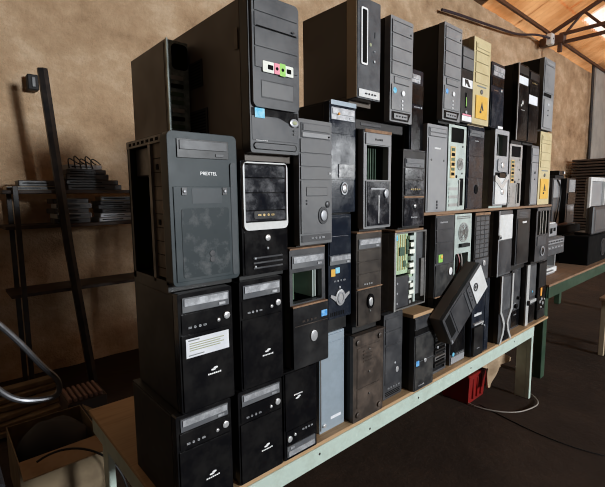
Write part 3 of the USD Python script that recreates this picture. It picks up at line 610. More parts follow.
# ---- third row
t = Tower('big smoky grey tower with clear door and open side, top-left of the front stacks', -0.442, -0.190, 0.806, 1.304, 0.36, 'case_black', 'smoke_gray', zs=0.7815, r=0.018, shell=False, bt=0.05)
w2, H = t.w / 2, t.dz + t.h
ch = obj('chassis', [bx(-w2 + .004, w2 - .004, 0.05, 0.36, 0, t.dz + 0.012), bx(-w2 + .004, w2 - .004, 0.05, 0.36, H - 0.016, H - 0.004), bx(w2 - .006, w2 - .003, 0.05, 0.36, 0.012, H - 0.012),
    bx(-w2 + .004, w2 - .004, 0.352, 0.36, 0.012, H - 0.012), bx(-w2 + .004, -w2 + .014, 0.335, 0.36, 0.012, H - 0.012)], 'case_black', t.p)
obj('frame_post', bx(-w2 + .004, -w2 + .012, 0.145, 0.165, t.dz, H - 0.01), 'steel_dull', t.p)
obj('frame_post', bx(-w2 + .004, -w2 + .010, 0.05, 0.062, t.dz, H - 0.01), 'steel_dull', t.p)
tr = obj('top_rail', bx(-w2 + .002, -w2 + .012, 0.045, 0.36, H - 0.03, H - 0.006), 'steel_dull', t.p)
for k in range(7): obj('rail_slot', bx(-w2 + .001, -w2 + .0025, 0.07 + k * 0.04, 0.092 + k * 0.04, H - 0.023, H - 0.013), 'void', tr)
dcg = obj('drive_cage', bx(-w2 + .012, w2 - .02, 0.062, 0.145, t.dz + 0.02, H - 0.03), 'cage_brown', t.p)
for k in range(9): obj('drive_bay', bx(-w2 + .010, -w2 + .013, 0.07, 0.138, t.dz + 0.05 + k * 0.046, t.dz + 0.052 + k * 0.046), 'void', dcg)
for k in (3, 7): obj('cage_hole', bx(-w2 + .010, -w2 + .0125, 0.10, 0.118, t.dz + 0.06 + k * 0.046, t.dz + 0.078 + k * 0.046), 'void', dcg)
obj('circuit_board', bx(w2 - .03, w2 - .026, 0.17, 0.33, t.dz + 0.05, H - 0.12), 'pcb_dark', t.p)
obj('psu', bx(-w2 + .03, w2 - .03, 0.2, 0.345, H - 0.13, H - 0.03, 0.003), 'steel_dull', t.p)
t.drive(0.045, 0.165, 'charcoal', 0.12, 0.86, 'black_plastic'); t.text('PREXTEL', 0.56, 0.262, 0.0105)
t.pl('right_rail', 0.88, 0.185, 0.97, 0.97, 'smoke_rail', 0.006, 0.01)
t.bays([0.345, 0.975], 'smoke_gray', 0.05, 0.95, 0.004, name='clear_door'); t.pl('centre_strip', 0.30, 0.36, 0.74, 0.46, 'smoke_rail', 0.001, 0.004, base=0.004); t.pl('dusty_window', 0.14, 0.49, 0.84, 0.95, 'smoke_pale', 0.002, 0.01, base=0.004, label='dusty smudged lower half of the door')
for u in (0.19, 0.78):
    lt = t.pl('door_latch', u - 0.035, 0.355, u + 0.035, 0.405, 'charcoal', 0.004, base=0.004); t.btn('latch_screw', u, 0.38, 0.006, 'silver', 0.003, base=0.008, par=lt)
for v in (0.80, 0.84): t.btn('door_dot', 0.56, v, 0.010, 'charcoal', 0.002, base=0.006, dome=0)

t = Tower('black tower with bright white U-shaped trim around its glossy bays', -0.176, 0.036, 0.805, 1.224, 0.42, 'case_black', 'black_gloss', zs=0.7865)
U = [(0.01, 0.01), (0.99, 0.01), (0.99, 0.56), (0.90, 0.60), (0.10, 0.60), (0.01, 0.56)]
po = t.rc(0.02, 0.012, 0.98, 0.60, 0.02).difference(t.rc(0.052, 0.024, 0.948, 0.532, 0.004))
obj('white_trim', flat(po, 0.001, 0.012), 'white_plastic', t.p)
t.bays([0.035, 0.145, 0.275, 0.43, 0.525], 'dusty_gloss', 0.056, 0.944, 0.006); sp = t.pl('port_panel', 0.24, 0.435, 0.72, 0.505, 'black_plastic', 0.002, 0.006, base=0.006); t.ports(0.47, 0.3, 0.68, 4, 'gold', base=0.008)
t.pl('lower_door', 0.04, 0.615, 0.96, 0.985, 'black_gloss', 0.004); t.btn('power_button', 0.52, 0.675, 0.012, 'chrome', 0.006, base=0.004); t.btn('reset_button', 0.52, 0.77, 0.005, 'silver', 0.004, base=0.004)
for k in range(3): t.pl('grille_bar', 0.2, 0.84 + k * 0.045, 0.85, 0.855 + k * 0.045, 'charcoal', 0.006, base=0.003)
for k in range(2): t.btn('grille_stud', 0.24, 0.85 + k * 0.075, 0.005, 'silver', 0.006, base=0.004)

t = Tower('grey tower with large oval power button and three plain bay covers, third row', 0.101, 0.285, 0.894, 1.399, 0.42, 'case_black', 'gray_plastic', zs=0.8865, r=0.004)
t.pl('optical_drive', 0.06, 0.03, 0.94, 0.145, 'graphite', 0.004); t.pl('tray_door', 0.1, 0.04, 0.9, 0.09, 'gray_plastic', 0.004, base=0.004); t.pl('tray_slot', 0.08, 0.105, 0.92, 0.14, 'light_gray', 0.003, base=0.004); t.btn('eject_button', 0.87, 0.125, 0.004, 'void', 0.003, base=0.007)
t.bays([0.15, 0.265, 0.37, 0.475], 'gray_plastic', 0.03, 0.97, 0.006); t.pl('lower_panel', 0.03, 0.48, 0.97, 0.905, 'gray_plastic', 0.006); t.pl('floppy_frame', 0.17, 0.53, 0.82, 0.605, 'charcoal', 0.0015, base=0.006); t.pl('floppy_slot', 0.18, 0.535, 0.81, 0.60, 'gray_plastic', 0.002, base=0.0066)
for v in (0.64, 0.665): t.btn('indicator_light', 0.18, v, 0.004, 'charcoal', 0.002, base=0.006)
t.ring('button_ring', 0.68, 0.765, 0.019, 0.028, 'charcoal', 0.004, 1.3, base=0.006); t.btn('power_button', 0.68, 0.765, 0.017, 'silver', 0.008, 1.3, base=0.006); t.btn('reset_button', 0.82, 0.675, 0.011, 'charcoal', 0.005, 1.3, base=0.006)
t.pl('port_panel', 0.05, 0.92, 0.95, 0.975, 'charcoal', 0.004); t.ports(0.947, 0.3, 0.75, 4, base=0.004); t.btn('power_light', 0.9, 0.42, 0.005, 'logo_white', 0.002, base=0.006)

t = Tower('dark blue glossy tower half hidden behind the grey oval-button tower', 0.3015, 0.4705, 1.019, 1.502, 0.42, 'case_black', 'blue_black', y=0.03, zs=1.0115)
t.pl('top_cap', 0.02, 0.0, 0.98, 0.04, 'blue_steel', 0.008); t.drive(0.06, 0.165, 'drive_silver', 0.06, 0.94, 'drive_silver'); t.btn('drive_light', 0.3, 0.115, 0.006, 'orange', 0.003, base=0.009)
t.bays([0.17, 0.29], 'blue_black', 0.06, 0.7, 0.004); t.pl('glossy_door', 0.04, 0.30, 0.96, 0.70, 'blue_black', 0.006, 0.004); t.pl('vent_panel', 0.3, 0.56, 0.9, 0.68, 'dusty_gloss', 0.003, base=0.006)
t.ring('button_ring', 0.55, 0.78, 0.017, 0.022, 'silver', 0.005, 1.3); t.btn('power_button', 0.55, 0.78, 0.013, 'chrome', 0.006, 1.3); t.pl('lower_door', 0.04, 0.86, 0.96, 0.98, 'blue_black', 0.004)

t = Tower('silver-framed tower with an open black upper window and marbled grey lower front', 0.494, 0.700, 0.937, 1.395, 0.42, 'case_black', 'mid_gray', zs=0.924, r=0.008, holes=[(0.11, 0.155, 0.90, 0.50)])
t.pl('top_cap', 0.02, 0.0, 0.98, 0.03, 'worn_edge', 0.006); t.pl('silver_bar', 0.05, 0.04, 0.95, 0.145, 'mid_gray', 0.006); t.mark(0.35, 0.085, 0.65, 0.105, n=4, mat='black_plastic', base=0.006)
x, z = t.uv(0.5, 0.33)
for k in range(5): obj('cage_plate', bx(-0.03 + 0.018 * k, -0.026 + 0.018 * k, 0.05, 0.15, z - 0.075, z + 0.075), 'pcb_dark', t.p)
lo = t.pl('lower_front', 0.06, 0.51, 0.95, 0.98, 'gray_plastic', 0.005); t.pl('marble_panel', 0.1, 0.52, 0.9, 0.97, 'dusty_gloss', 0.003, base=0.005, par=lo); t.pl('chrome_line', 0.48, 0.66, 0.51, 0.95, 'chrome', 0.003, base=0.008, par=lo)
t.btn('power_button', 0.76, 0.64, 0.016, 'silver', 0.006, 1.3, base=0.008); t.pl('floppy_slot', 0.2, 0.585, 0.72, 0.6, 'silver', 0.003, base=0.008)

t = Tower('dusty marbled black tower with orange split line, right of the open silver-framed one', 0.799, 1.000, 0.925, 1.318, 0.42, 'case_black', 'black_plastic', zs=0.9145)
t.drive(0.10, 0.21, 'drive_dark', 0.08, 0.92); t.bays([0.22, 0.38, 0.575], 'dusty_gloss', 0.07, 0.93, 0.005); t.ports(0.50, 0.3, 0.75, 5, 'gold', base=0.005)
t.pl('divider_strip', 0.05, 0.59, 0.95, 0.61, 'worn_edge', 0.006); t.pl('lower_door', 0.06, 0.62, 0.94, 0.98, 'dusty_gloss', 0.005); t.btn('power_button', 0.5, 0.72, 0.010, 'chrome', 0.006, base=0.005); t.mark(0.35, 0.86, 0.65, 0.88, n=4, mat='silver', base=0.005); t.top_sheet('charcoal')

t = Tower('plain light grey tower with white logo near the top and three lights at the bottom', 1.015, 1.222, 0.996, 1.472, 0.44, 'case_black', 'light_gray', zs=0.9955, r=0.005)
t.pl('optical_drive', 0.06, 0.035, 0.94, 0.135, 'gray_plastic', 0.004); t.pl('tray_door', 0.1, 0.045, 0.9, 0.085, 'light_gray', 0.003, base=0.004); t.pl('blank_cover', 0.1, 0.098, 0.9, 0.13, 'light_gray', 0.003, base=0.004)
t.pl('front_door', 0.05, 0.15, 0.95, 0.985, 'light_gray', 0.005, 0.004); t.mark(0.32, 0.255, 0.62, 0.275, n=6, base=0.005)
for u in (0.18, 0.80): t.btn('screw', u, 0.40, 0.006, 'steel_dull', 0.002, base=0.005)
for v in (0.88, 0.915, 0.95): t.btn('indicator_light', 0.5, v, 0.007, 'charcoal', 0.003, base=0.005)

rear('back of a pale green-white case with black power supply hole and full row of slots', 1.236, 1.44, 1.0, 1.491, zs=0.9955)

t = Tower('blue-black glossy tower reflecting orange light, right of the pale case back', 1.46, 1.672, 1.0, 1.506, 0.44, 'case_black', 'blue_black', zs=0.9955)
t.drive(0.05, 0.12, 'drive_dark'); t.bays([0.13, 0.36], 'blue_black', 0.05, 0.95, 0.004); t.pl('glossy_door', 0.05, 0.365, 0.95, 0.62, 'blue_black', 0.006); t.pl('lower_door', 0.05, 0.63, 0.95, 0.985, 'blue_black', 0.004)
t.btn('logo_badge', 0.55, 0.76, 0.022, 'void', 0.003, 1.3, base=0.004); t.mark(0.4, 0.165, 0.62, 0.18, n=4, mat='silver', base=0.004)

t = Tower('white and silver tower with black upper window over a dark V-shaped mouth', 1.828, 2.045, 1.012, 1.519, 0.40, 'pale_green_steel', 'silver', zs=0.9955, r=0.008, holes=[(0.14, 0.06, 0.88, 0.34)])
t.pl('white_front', 0.06, 0.62, 0.94, 0.98, 'white_plastic', 0.008, 0.01); t.poly('v_mouth', [(0.1, 0.56), (0.9, 0.55), (0.9, 0.60), (0.52, 0.73), (0.1, 0.62)], 'void', 0.003)
t.poly('v_trim', [(0.02, 0.60), (0.12, 0.60), (0.5, 0.72), (0.88, 0.58), (0.98, 0.58), (0.98, 0.64), (0.5, 0.79), (0.02, 0.67)], 'bright_trim', 0.012); t.pl('nose_plate', 0.2, 0.38, 0.84, 0.55, 'silver', 0.008, 0.02)
t.pl('eye_slot', 0.30, 0.57, 0.72, 0.63, 'black_gloss', 0.012, 0.004); t.btn('power_button', 0.55, 0.82, 0.020, 'chrome', 0.006, base=0.008); t.btn('reset_button', 0.55, 0.71, 0.010, 'silver', 0.01); t.btn('nose_button', 0.5, 0.46, 0.022, 'chrome', 0.004, base=0.008)
x, z = t.uv(0.5, 0.2)
for q in (-0.05, 0.03): obj('cage_plate', bx(q, q + 0.008, 0.04, 0.15, z - 0.07, z + 0.07), 'steel_dull', t.p)

rear('back of a steel case with black square power supply hole, beside the V-mouth tower', 2.067, 2.285, 1.0, 1.44, zs=0.9955, mat='steel', fan=None)

t = Tower('black-sided tower with narrow silver-grey front, next to the cream tower', 2.456, 2.60, 1.0, 1.455, 0.42, 'case_black', 'gray_plastic', zs=0.9955)
t.bays([0.04, 0.16, 0.28], 'light_gray', 0.06, 0.94, 0.005); t.pl('front_door', 0.06, 0.29, 0.94, 0.98, 'light_gray', 0.005); t.btn('power_button', 0.5, 0.45, 0.010, 'charcoal', 0.004, base=0.005); t.btn('indicator_light', 0.5, 0.56, 0.005, 'void', 0.003, base=0.005)

def cream_tower(label, x0, x1, zb, zt, zs, vs, y0, y1):
    t = Tower(label, x0, x1, zb, zt, 0.42, 'case_beige', 'cream', zs=zs, r=0.004)
    t.bays(vs, 'cream', 0.10, 0.90, 0.005)
    t.pl('optical_drive', 0.14, vs[0] + 0.02, 0.86, vs[0] + 0.07, 'cream', 0.003, base=0.005)
    lb = t.pl('yellow_panel', 0.16, y0, 0.86, y1, 'yellow', 0.006)
    t.poly('panel_mark', [(0.42, y0 + 0.17), (0.5, y0 + 0.07), (0.6, y0 + 0.17), (0.54, y0 + 0.17), (0.5, y0 + 0.12), (0.47, y0 + 0.17)], 'charcoal', 0.002, base=0.006, par=lb)
    t.btn('power_button', 0.5, y0 - 0.05, 0.014, 'gray_plastic', 0.005); t.btn('panel_button', 0.42, y1 - 0.08, 0.008, 'charcoal', 0.004, base=0.006, par=lb)
    t.pl('floppy_slot', 0.25, y0 - 0.12, 0.78, y0 - 0.105, 'print_gray', 0.002)
    return t
cream_tower('cream yellowed tower with yellow lower panel, right end of the third row', 2.621, 2.87, 1.0, 1.575, 0.9955, [0.04, 0.16, 0.28, 0.39, 0.49], 0.64, 0.92)

# ---- top row
def slim_case(label, x0, x1, z0, z1, y0, y1, io=False):
    t = thing('slim_desktop_case', label, 'desktop computer', ((x0 + x1) / 2, y0, z0 + BT), 0, GROUP)
    w, h, d = x1 - x0, z1 - z0, y1 - y0
    obj('chassis', bx(-w / 2, w / 2, 0.004, d, 0, h, 0.003), 'case_brown', t); obj('side_panel', bx(-w / 2 - 0.0015, -w / 2, 0.02, d - 0.015, 0.012, h - 0.012), 'case_brown', t)
    rp = obj('rear_plate', bx(-w / 2 + .002, w / 2 - .002, -0.002, 0.006, 0.004, h - .004), 'teal_steel', t)
    obj('psu_opening', flat(rrect(-w / 2 + 0.022, h * 0.70, w / 2 - 0.004, h * 0.965, 0.02), -0.0015, 0.002), 'void', t)
    for k in range(7): obj('port_socket', flat(rrect(-w / 2 + 0.014, h * (0.08 + 0.085 * k), w / 2 - 0.03, h * (0.08 + 0.085 * k) + 0.016, 0.002), -0.0015, 0.006), ('pcb_dark', 'void', 'steel', 'pcb_dark')[k % 4], t)
    obj('side_lip', bx(-w / 2, -w / 2 + 0.006, -0.008, 0.004, 0, h), 'pale_green_steel', t)
    return t
for k in range(3): slim_case('slim case in the hidden rear row, %s of its stack' % ('bottom', 'middle', 'top')[k], -0.236, -0.14, 0.45 * k, 0.45 * k + 0.449, 0.45, 0.83)
slim_case('slim brown-black case turned backward with its sockets showing, top left behind', -0.236, -0.138, 1.35, 1.738, 0.43, 0.82, True)

t = Tower('large grey-fronted black tower with pink and green audio jacks, top of second stack', -0.128, 0.101, 1.254, 1.80, 0.60, 'case_brown', 'graphite', zs=1.2255, r=0.01, bt=0.05)
w2 = t.w / 2
obj('bezel_side', bx(-w2 - 0.001, -w2 + 0.004, 0.004, 0.05, t.dz + .01, t.dz + t.h - 0.01), 'black_plastic', t.p)
for y0, y1, z0, z1 in ((0.33, 0.44, 1.549, 1.655), (0.30, 0.48, 1.35, 1.458)):
    v = obj('side_vent', bx(-w2 - 0.003, -w2 + 0.002, y0, y1, z0 - 1.2255, z1 - 1.2255, 0.001), 'case_black', t.p)
    for k in range(8): obj('vent_slot', bx(-w2 - 0.0036, -w2 - 0.0028, y0 + 0.012, y1 - 0.012, z0 - 1.2255 + 0.008 + k * 0.012, z0 - 1.2255 + 0.013 + k * 0.012), 'void', v)
obj('paper_label', bx(-w2 - 0.0028, -w2 - 0.001, 0.064, 0.086, 1.625 - 1.2255, 1.70 - 1.2255), 'cage_brown', t.p, label='small faded label on the side')
V = lambda z: 1 - (z - 1.254) / 0.546
up = t.pl('upper_bezel', 0.03, 0.0, 0.97, V(1.414), 'graphite', 0.014, 0.02)
t.bays([0.02, 0.115, 0.21, 0.33, 0.46], 'graphite', 0.07, 0.93, 0.004 + 0.014); t.pl('drive_slot', 0.1, 0.2, 0.9, 0.207, 'void', 0.001, base=0.018); t.btn('eject_button', 0.82, 0.185, 0.008, 'charcoal', 0.004, 0.5, base=0.018)
ap = t.pl('jack_panel', 0.20, V(1.575), 0.82, V(1.537), 'connector_white', 0.003, 0.004, base=0.018)
t.pl('port_socket', 0.30, V(1.564), 0.40, V(1.548), 'void', 0.001, base=0.021, par=ap); t.pl('jack_plate', 0.42, V(1.575), 0.53, V(1.537), 'pink_plastic', 0.002, base=0.021, par=ap); t.pl('jack_plate', 0.53, V(1.578), 0.65, V(1.534), 'green_sticker', 0.002, base=0.021, par=ap); t.pl('port_socket', 0.68, V(1.564), 0.77, V(1.548), 'void', 0.001, base=0.021, par=ap)
for u in (0.475, 0.59): t.btn('jack_hole', u, V(1.556), 0.006, 'void', 0.001, base=0.023, par=ap, dome=0)
t.pl('floppy_frame', 0.18, V(1.51), 0.84, V(1.448), 'charcoal', 0.001, 0.002, base=0.014); t.pl('floppy_panel', 0.19, V(1.506), 0.83, V(1.452), 'gray_plastic', 0.002, 0.002, base=0.014)
t.poly('dark_band', [(0.03, V(1.412)), (0.97, V(1.412)), (0.99, V(1.36)), (0.75, V(1.372)), (0.55, V(1.388)), (0.03, V(1.385))], 'black_gloss', 0.003)
t.pl('sticker', 0.08, V(1.412), 0.27, V(1.378), 'cyan_sticker', 0.002, base=0.003, label='pale blue square sticker'); t.btn('power_button', 0.87, V(1.374), 0.021, 'silver', 0.010, 0.75); t.btn('power_symbol', 0.87, V(1.374), 0.012, 'print_olive', 0.001, 0.6, base=0.012)
t.pl('lower_door', 0.03, V(1.385), 0.97, V(1.30), 'graphite', 0.002, 0.004); t.mark(0.1, V(1.306), 0.34, V(1.298), n=6)
t.pl('grip_recess', 0.05, V(1.292), 0.95, V(1.266), 'black_gloss', 0.003, 0.014); t.pl('grip_bar', 0.06, V(1.289), 0.91, V(1.268), 'graphite', 0.006, 0.010)
for v in (1.345, 1.332): t.btn('indicator_light', 0.88, V(v), 0.004, 'gray_plastic', 0.003, base=0.002)

ds = thing('flat_desktop_case', 'flat black desktop case lying across the silver-framed tower', 'desktop computer', (0.678, 0.05, 1.399 + BT), 0, GROUP)
obj('chassis', bx(-0.185, 0.185, 0.01, 0.39, 0, 0.048, 0.003), 'case_black', ds); obj('bezel', bx(-0.185, 0.185, 0, 0.012, 0.001, 0.047, 0.003), 'black_plastic', ds); obj('tray_door', bx(-0.15, 0.0, -0.003, 0, 0.02, 0.035, 0.001), 'charcoal', ds)

t = Tower('slate tower with a white-outlined black vertical slot and beige body side', 0.449, 0.607, 1.525, 1.955, 0.36, 'case_brown', 'slate', zs=1.5035, bt=0.06)
w2 = t.w / 2
obj('beige_side', bx(-w2 - 0.002, -w2 + 0.002, 0.004, 0.062, t.dz + 0.004, t.dz + t.h - 0.004), 'case_beige', t.p)
po = t.rc(0.12, 0.10, 0.40, 0.66, 0.008)
obj('slot_frame', flat(po.difference(t.rc(0.17, 0.118, 0.36, 0.642, 0.006)), 0.001, 0.007), 'logo_white', t.p); t.pl('slot', 0.17, 0.115, 0.36, 0.645, 'void', 0.002)
t.btn('power_button', 0.72, 0.60, 0.007, 'silver', 0.004); t.btn('reset_button', 0.72, 0.50, 0.004, 'silver', 0.004); t.pl('groove', 0.73, 0.3, 0.75, 0.36, 'void', 0.002); t.btn('status_light', 0.55, 0.44, 0.008, 'print_olive', 0.002)
bp = t.pl('port_strip', 0.04, 0.905, 0.96, 0.985, 'white_plastic', 0.004, 0.003); t.ports(0.945, 0.28, 0.8, 4, 'charcoal', base=0.004)

def gray_d(label, x0, x1, zb, zt, zs, dot, y=0.0):
    t = Tower(label, x0, x1, zb, zt, 0.42, 'case_black', 'mid_gray', y=y, zs=zs, r=0.006)
    t.bays([0.03, 0.16, 0.29, 0.42, 0.55], 'mid_gray', 0.05, 0.93, 0.006)
    t.pl('drive_line', 0.08, 0.045, 0.9, 0.052, 'charcoal', 0.001, base=0.006); t.btn('eject_button', 0.84, 0.13, 0.005, 'charcoal', 0.003, base=0.006)
    t.pl('floppy_frame', 0.16, 0.56, 0.84, 0.63, 'charcoal', 0.002); t.pl('floppy_panel', 0.17, 0.566, 0.83, 0.624, 'mid_gray', 0.004)
    t.pl('lower_panel', 0.05, 0.64, 0.93, 0.885, 'mid_gray', 0.005)
    t.btn('sticker', 0.17, 0.70, 0.014, dot, 0.002, base=0.005, label='round blue sticker'); t.btn('power_button', 0.52, 0.715, 0.013, 'logo_white', 0.006, base=0.005)
    for v in (0.79, 0.83, 0.865): t.btn('indicator_light', 0.5, v, 0.006, 'logo_white', 0.003, base=0.005)
    t.poly('port_recess', [(0.08, 0.90), (0.92, 0.90), (0.80, 0.985), (0.08, 0.985)], 'black_gloss', 0.004); t.pl('port_plate', 0.14, 0.92, 0.74, 0.97, 'light_gray', 0.003, base=0.004); t.ports(0.945, 0.2, 0.7, 4, 'charcoal', base=0.007)
    return t
gray_d('tall grey tower with cyan dot, top row right beside the beige-sided slotted tower', 0.684, 0.868, 1.449, 1.936, 1.4475, 'cyan_sticker')

t = Tower('glossy black tower with bright reflections, low between the two dot-stickered grey towers', 0.897, 1.012, 1.322, 1.738, 0.4, 'case_black', 'blue_black', y=0.03, zs=1.3255 - 0.0005)
t.drive(0.06, 0.16, 'drive_silver', 0.05, 0.7, 'drive_silver'); t.pl('glossy_door', 0.04, 0.18, 0.96, 0.42, 'black_gloss', 0.006); t.mark(0.3, 0.44, 0.8, 0.455, n=7, mat='silver'); t.pl('lower_door', 0.04, 0.475, 0.96, 0.985, 'black_gloss', 0.006, 0.004); t.btn('power_button', 0.85, 0.45, 0.006, 'silver')

gray_d('grey tower with black side and dark blue dot, between glossy black and sticker-banded towers', 1.161, 1.354, 1.508, 2.025, 1.492, 'blue_sticker')

t = Tower('narrow grey-topped tower with pale emblem band and green slot light, beside cream tower', 1.358, 1.496, 1.515, 1.945, 0.42, 'case_black', 'black_plastic', zs=1.507)
t.bays([0.02, 0.14, 0.30], 'gray_plastic', 0.03, 0.97, 0.006); bd = t.pl('emblem_band', 0.06, 0.42, 0.94, 0.53, 'logo_white', 0.004); t.poly('emblem', [(0.25, 0.43), (0.5, 0.43), (0.72, 0.515), (0.55, 0.515), (0.4, 0.47), (0.3, 0.515)], 'black_plastic', 0.002, base=0.004, par=bd)
t.pl('slot', 0.38, 0.60, 0.5, 0.80, 'void', 0.002); t.pl('slot_light', 0.41, 0.66, 0.47, 0.78, 'green_sticker', 0.004); t.btn('power_button', 0.46, 0.86, 0.010, 'silver', 0.005)
t.pl('bottom_label', 0.1, 0.91, 0.95, 0.98, 'logo_white', 0.004); t.pl('label_stripe', 0.15, 0.885, 0.9, 0.905, 'pink_plastic', 0.004)

cream_tower('cream tower with yellow lower panel standing tall on the top row', 1.50, 1.718, 1.521, 2.028, 1.5065, [0.05, 0.16, 0.28, 0.40, 0.52], 0.66, 0.93)

t = Tower('black glossy tower with silver drive at its top, right of the tall cream tower', 1.74, 1.928, 1.521, 1.93, 0.42, 'case_black', 'blue_black', zs=1.5195)
t.drive(0.05, 0.20, 'drive_silver', 0.1, 0.95, 'drive_silver'); t.bays([0.22, 0.36], 'black_gloss', 0.05, 0.95, 0.004); t.mark(0.2, 0.41, 0.55, 0.425, n=5, mat='worn_edge'); t.btn('power_button', 0.8, 0.40, 0.010, 'chrome'); t.pl('glossy_door', 0.05, 0.45, 0.95, 0.98, 'blue_black', 0.006); t.pl('white_tab', 0.55, 0.96, 0.95, 1.0, 'logo_white', 0.008)

t = Tower('glossy black tower with white label high on its front, left of a matching pair', 2.146, 2.333, 1.473, 2.0, 0.40, 'case_black', 'black_gloss', zs=1.4415)
t.bays([0.02, 0.13], 'black_plastic', 0.08, 0.95, 0.004); t.pl('paper_label', 0.06, 0.155, 0.95, 0.255, 'paper', 0.002, label='white label'); t.pl('glossy_door', 0.05, 0.27, 0.97, 0.985, 'black_gloss', 0.006); t.btn('power_button', 0.42, 0.50, 0.014, 'chrome', 0.005, base=0.006); t.btn('reset_button', 0.3, 0.54, 0.009, 'chrome', 0.005, base=0.006); t.mark(0.3, 0.59, 0.7, 0.6, n=4, mat='silver', base=0.006)
t.pl('edge_trim', 0.0, 0.0, 0.05, 1.0, 'chrome', 0.006)
t = Tower('glossy black tower with white label at mid height, right of a matching pair', 2.345, 2.545, 1.473, 1.985, 0.40, 'case_black', 'black_gloss', zs=1.456)
t.pl('top_bay', 0.08, 0.02, 0.92, 0.12, 'black_plastic', 0.004); t.ports(0.16, 0.25, 0.75, 4, 'gold'); t.pl('paper_label', 0.04, 0.335, 0.86, 0.46, 'paper', 0.002, label='white label'); t.pl('glossy_door', 0.05, 0.48, 0.95, 0.985, 'black_gloss', 0.006); t.pl('upper_door', 0.05, 0.2, 0.95, 0.32, 'black_gloss', 0.005)

t = Tower('grey tower with black notch and black side on the cream tower, ending the top row', 2.623, 2.857, 1.591, 2.132, 0.42, 'case_black', 'mid_gray', zs=1.5755, r=0.005)
t.pl('top_bay', 0.08, 0.03, 0.92, 0.09, 'mid_gray', 0.005); t.pl('logo_bar', 0.2, 0.055, 0.8, 0.075, 'light_gray', 0.002, base=0.005); t.pl('upper_door', 0.05, 0.10, 0.95, 0.47, 'mid_gray', 0.005); t.pl('notch', 0.06, 0.485, 0.72, 0.53, 'void', 0.004)
t.pl('lower_door', 0.10, 0.57, 0.9, 0.97, 'light_gray', 0.006, 0.01); t.btn('power_button', 0.45, 0.64, 0.009, 'logo_white', 0.004, base=0.006)
for v in (0.72, 0.79): t.btn('indicator_light', 0.45, v, 0.006, 'charcoal', 0.003, base=0.006)

# ---- the case leaning askew in front of the bottom row
ln = thing('slim_desktop_case', 'slim dark case tilted askew against the stacks, silver upper face with a ring', 'desktop computer', (1.303, -0.098, 0.460 + BT), 0, GROUP, ry=56.0)
LW, LL = 0.20, 0.50
obj('chassis', bx(-LW / 2, LW / 2, 0.012, 0.080, -LL / 2, LL / 2, 0.004), 'case_brown', ln)
obj('bezel', flat(rrect(-LW / 2, -LL / 2, LW / 2, LL / 2, 0.008), 0.013, 0.02), 'charcoal', ln)
def lpl(name, x0, z0, x1, z1, mat, pr, par=None, r=0.003): return obj(name, flat(rrect(x0, z0, x1, z1, r), -0.0065, pr), mat, par or ln)
lpl('silver_face', -LW / 2 + 0.014, 0.085, LW / 2 - 0.004, LL / 2 - 0.006, 'white_plastic', 0.006)
obj('logo_ring', [ringm(-0.01, 0.125, 0.017, 0.026, -0.0115, 0.004), disc(-0.01, 0.125, 0.010, 0.010, -0.0115, 0.003)], 'charcoal', ln)
lpl('drive_door', -LW / 2 + 0.03, 0.035, LW / 2 - 0.012, 0.072, 'graphite', 0.005); lpl('floppy_slot', -LW / 2 + 0.03, 0.002, LW / 2 - 0.012, 0.022, 'graphite', 0.004)
for k in range(3): obj('front_button', disc(-0.03 + 0.03 * k, 0.054, 0.004, 0.004, -0.011, 0.003, 10), 'void', ln)
lpl('lower_door', -LW / 2 + 0.012, -LL / 2 + 0.09, LW / 2 - 0.01, -0.012, 'charcoal', 0.004); lpl('slot', -LW / 2 + 0.02, -LL / 2 + 0.02, LW / 2 - 0.04, -LL / 2 + 0.075, 'void', 0.002); lpl('bottom_light', LW / 2 - 0.03, -LL / 2 + 0.006, LW / 2 - 0.005, -LL / 2 + 0.018, 'silver', 0.003)

# ------------------------------------------------------------------ the far table and what is on it
T2 = 0.26 + BT
ft = thing('table', 'dark green table with plank top beyond the end of the workbench', 'table')
obj('table_top', bx(3.14, 6.4, 0.04, 1.0, T2 - 0.022, T2, 0.003), 'thin_board', ft)
obj('apron', bx(3.16, 6.35, 0.045, 0.075, T2 - 0.13, T2 - 0.0225, 0.003), 'green_paint', ft); obj('apron', bx(3.16, 6.35, 0.95, 0.98, T2 - 0.13, T2 - 0.0225, 0.003), 'green_paint', ft)
obj('end_rail', bx(3.145, 3.16, 0.06, 0.96, T2 - 0.13, T2 - 0.0225), 'green_paint', ft)
for x in (3.16, 6.25):
    for y in (0.076, 0.87): obj('leg', bx(x, x + 0.09, y, y + 0.075, 0, T2 - 0.0225, 0.004), 'green_paint', ft)

dk = thing('floor_cabinet', 'open white-grey metal cabinet box on the green table under the stereo', 'cabinet', (3.62, 0.22, T2))
obj('shell', [bx(-0.22, 0.22, 0, 0.3, 0, 0.02), bx(-0.22, 0.22, 0, 0.3, 0.20, 0.215), bx(-0.22, -0.2, 0, 0.3, 0.02, 0.2), bx(0.2, 0.22, 0, 0.3, 0.02, 0.2), bx(-0.2, 0.2, 0.28, 0.3, 0.02, 0.2)], 'light_gray', dk)
obj('drawer', bx(-0.21, 0.21, -0.02, 0.2, 0.02, 0.075, 0.004), 'white_plastic', dk); obj('drawer_handle', bx(-0.08, 0.08, -0.035, -0.02, 0.042, 0.054, 0.003), 'gray_plastic', dk); obj('back_plate', bx(-0.19, 0.1, 0.18, 0.19, 0.08, 0.195), 'white_plastic', dk)
am = thing('stereo_receiver', 'grey stereo receiver with round knob and buttons at the right end of the stacks', 'stereo', (3.44, 0.16, T2 + 0.216))
obj('body', bx(-0.36, 0.42, 0.01, 0.36, 0, 0.175, 0.006), 'steel_dull', am); obj('faceplate', bx(-0.37, 0.43, -0.004, 0.012, 0.004, 0.172, 0.005), 'graphite', am)
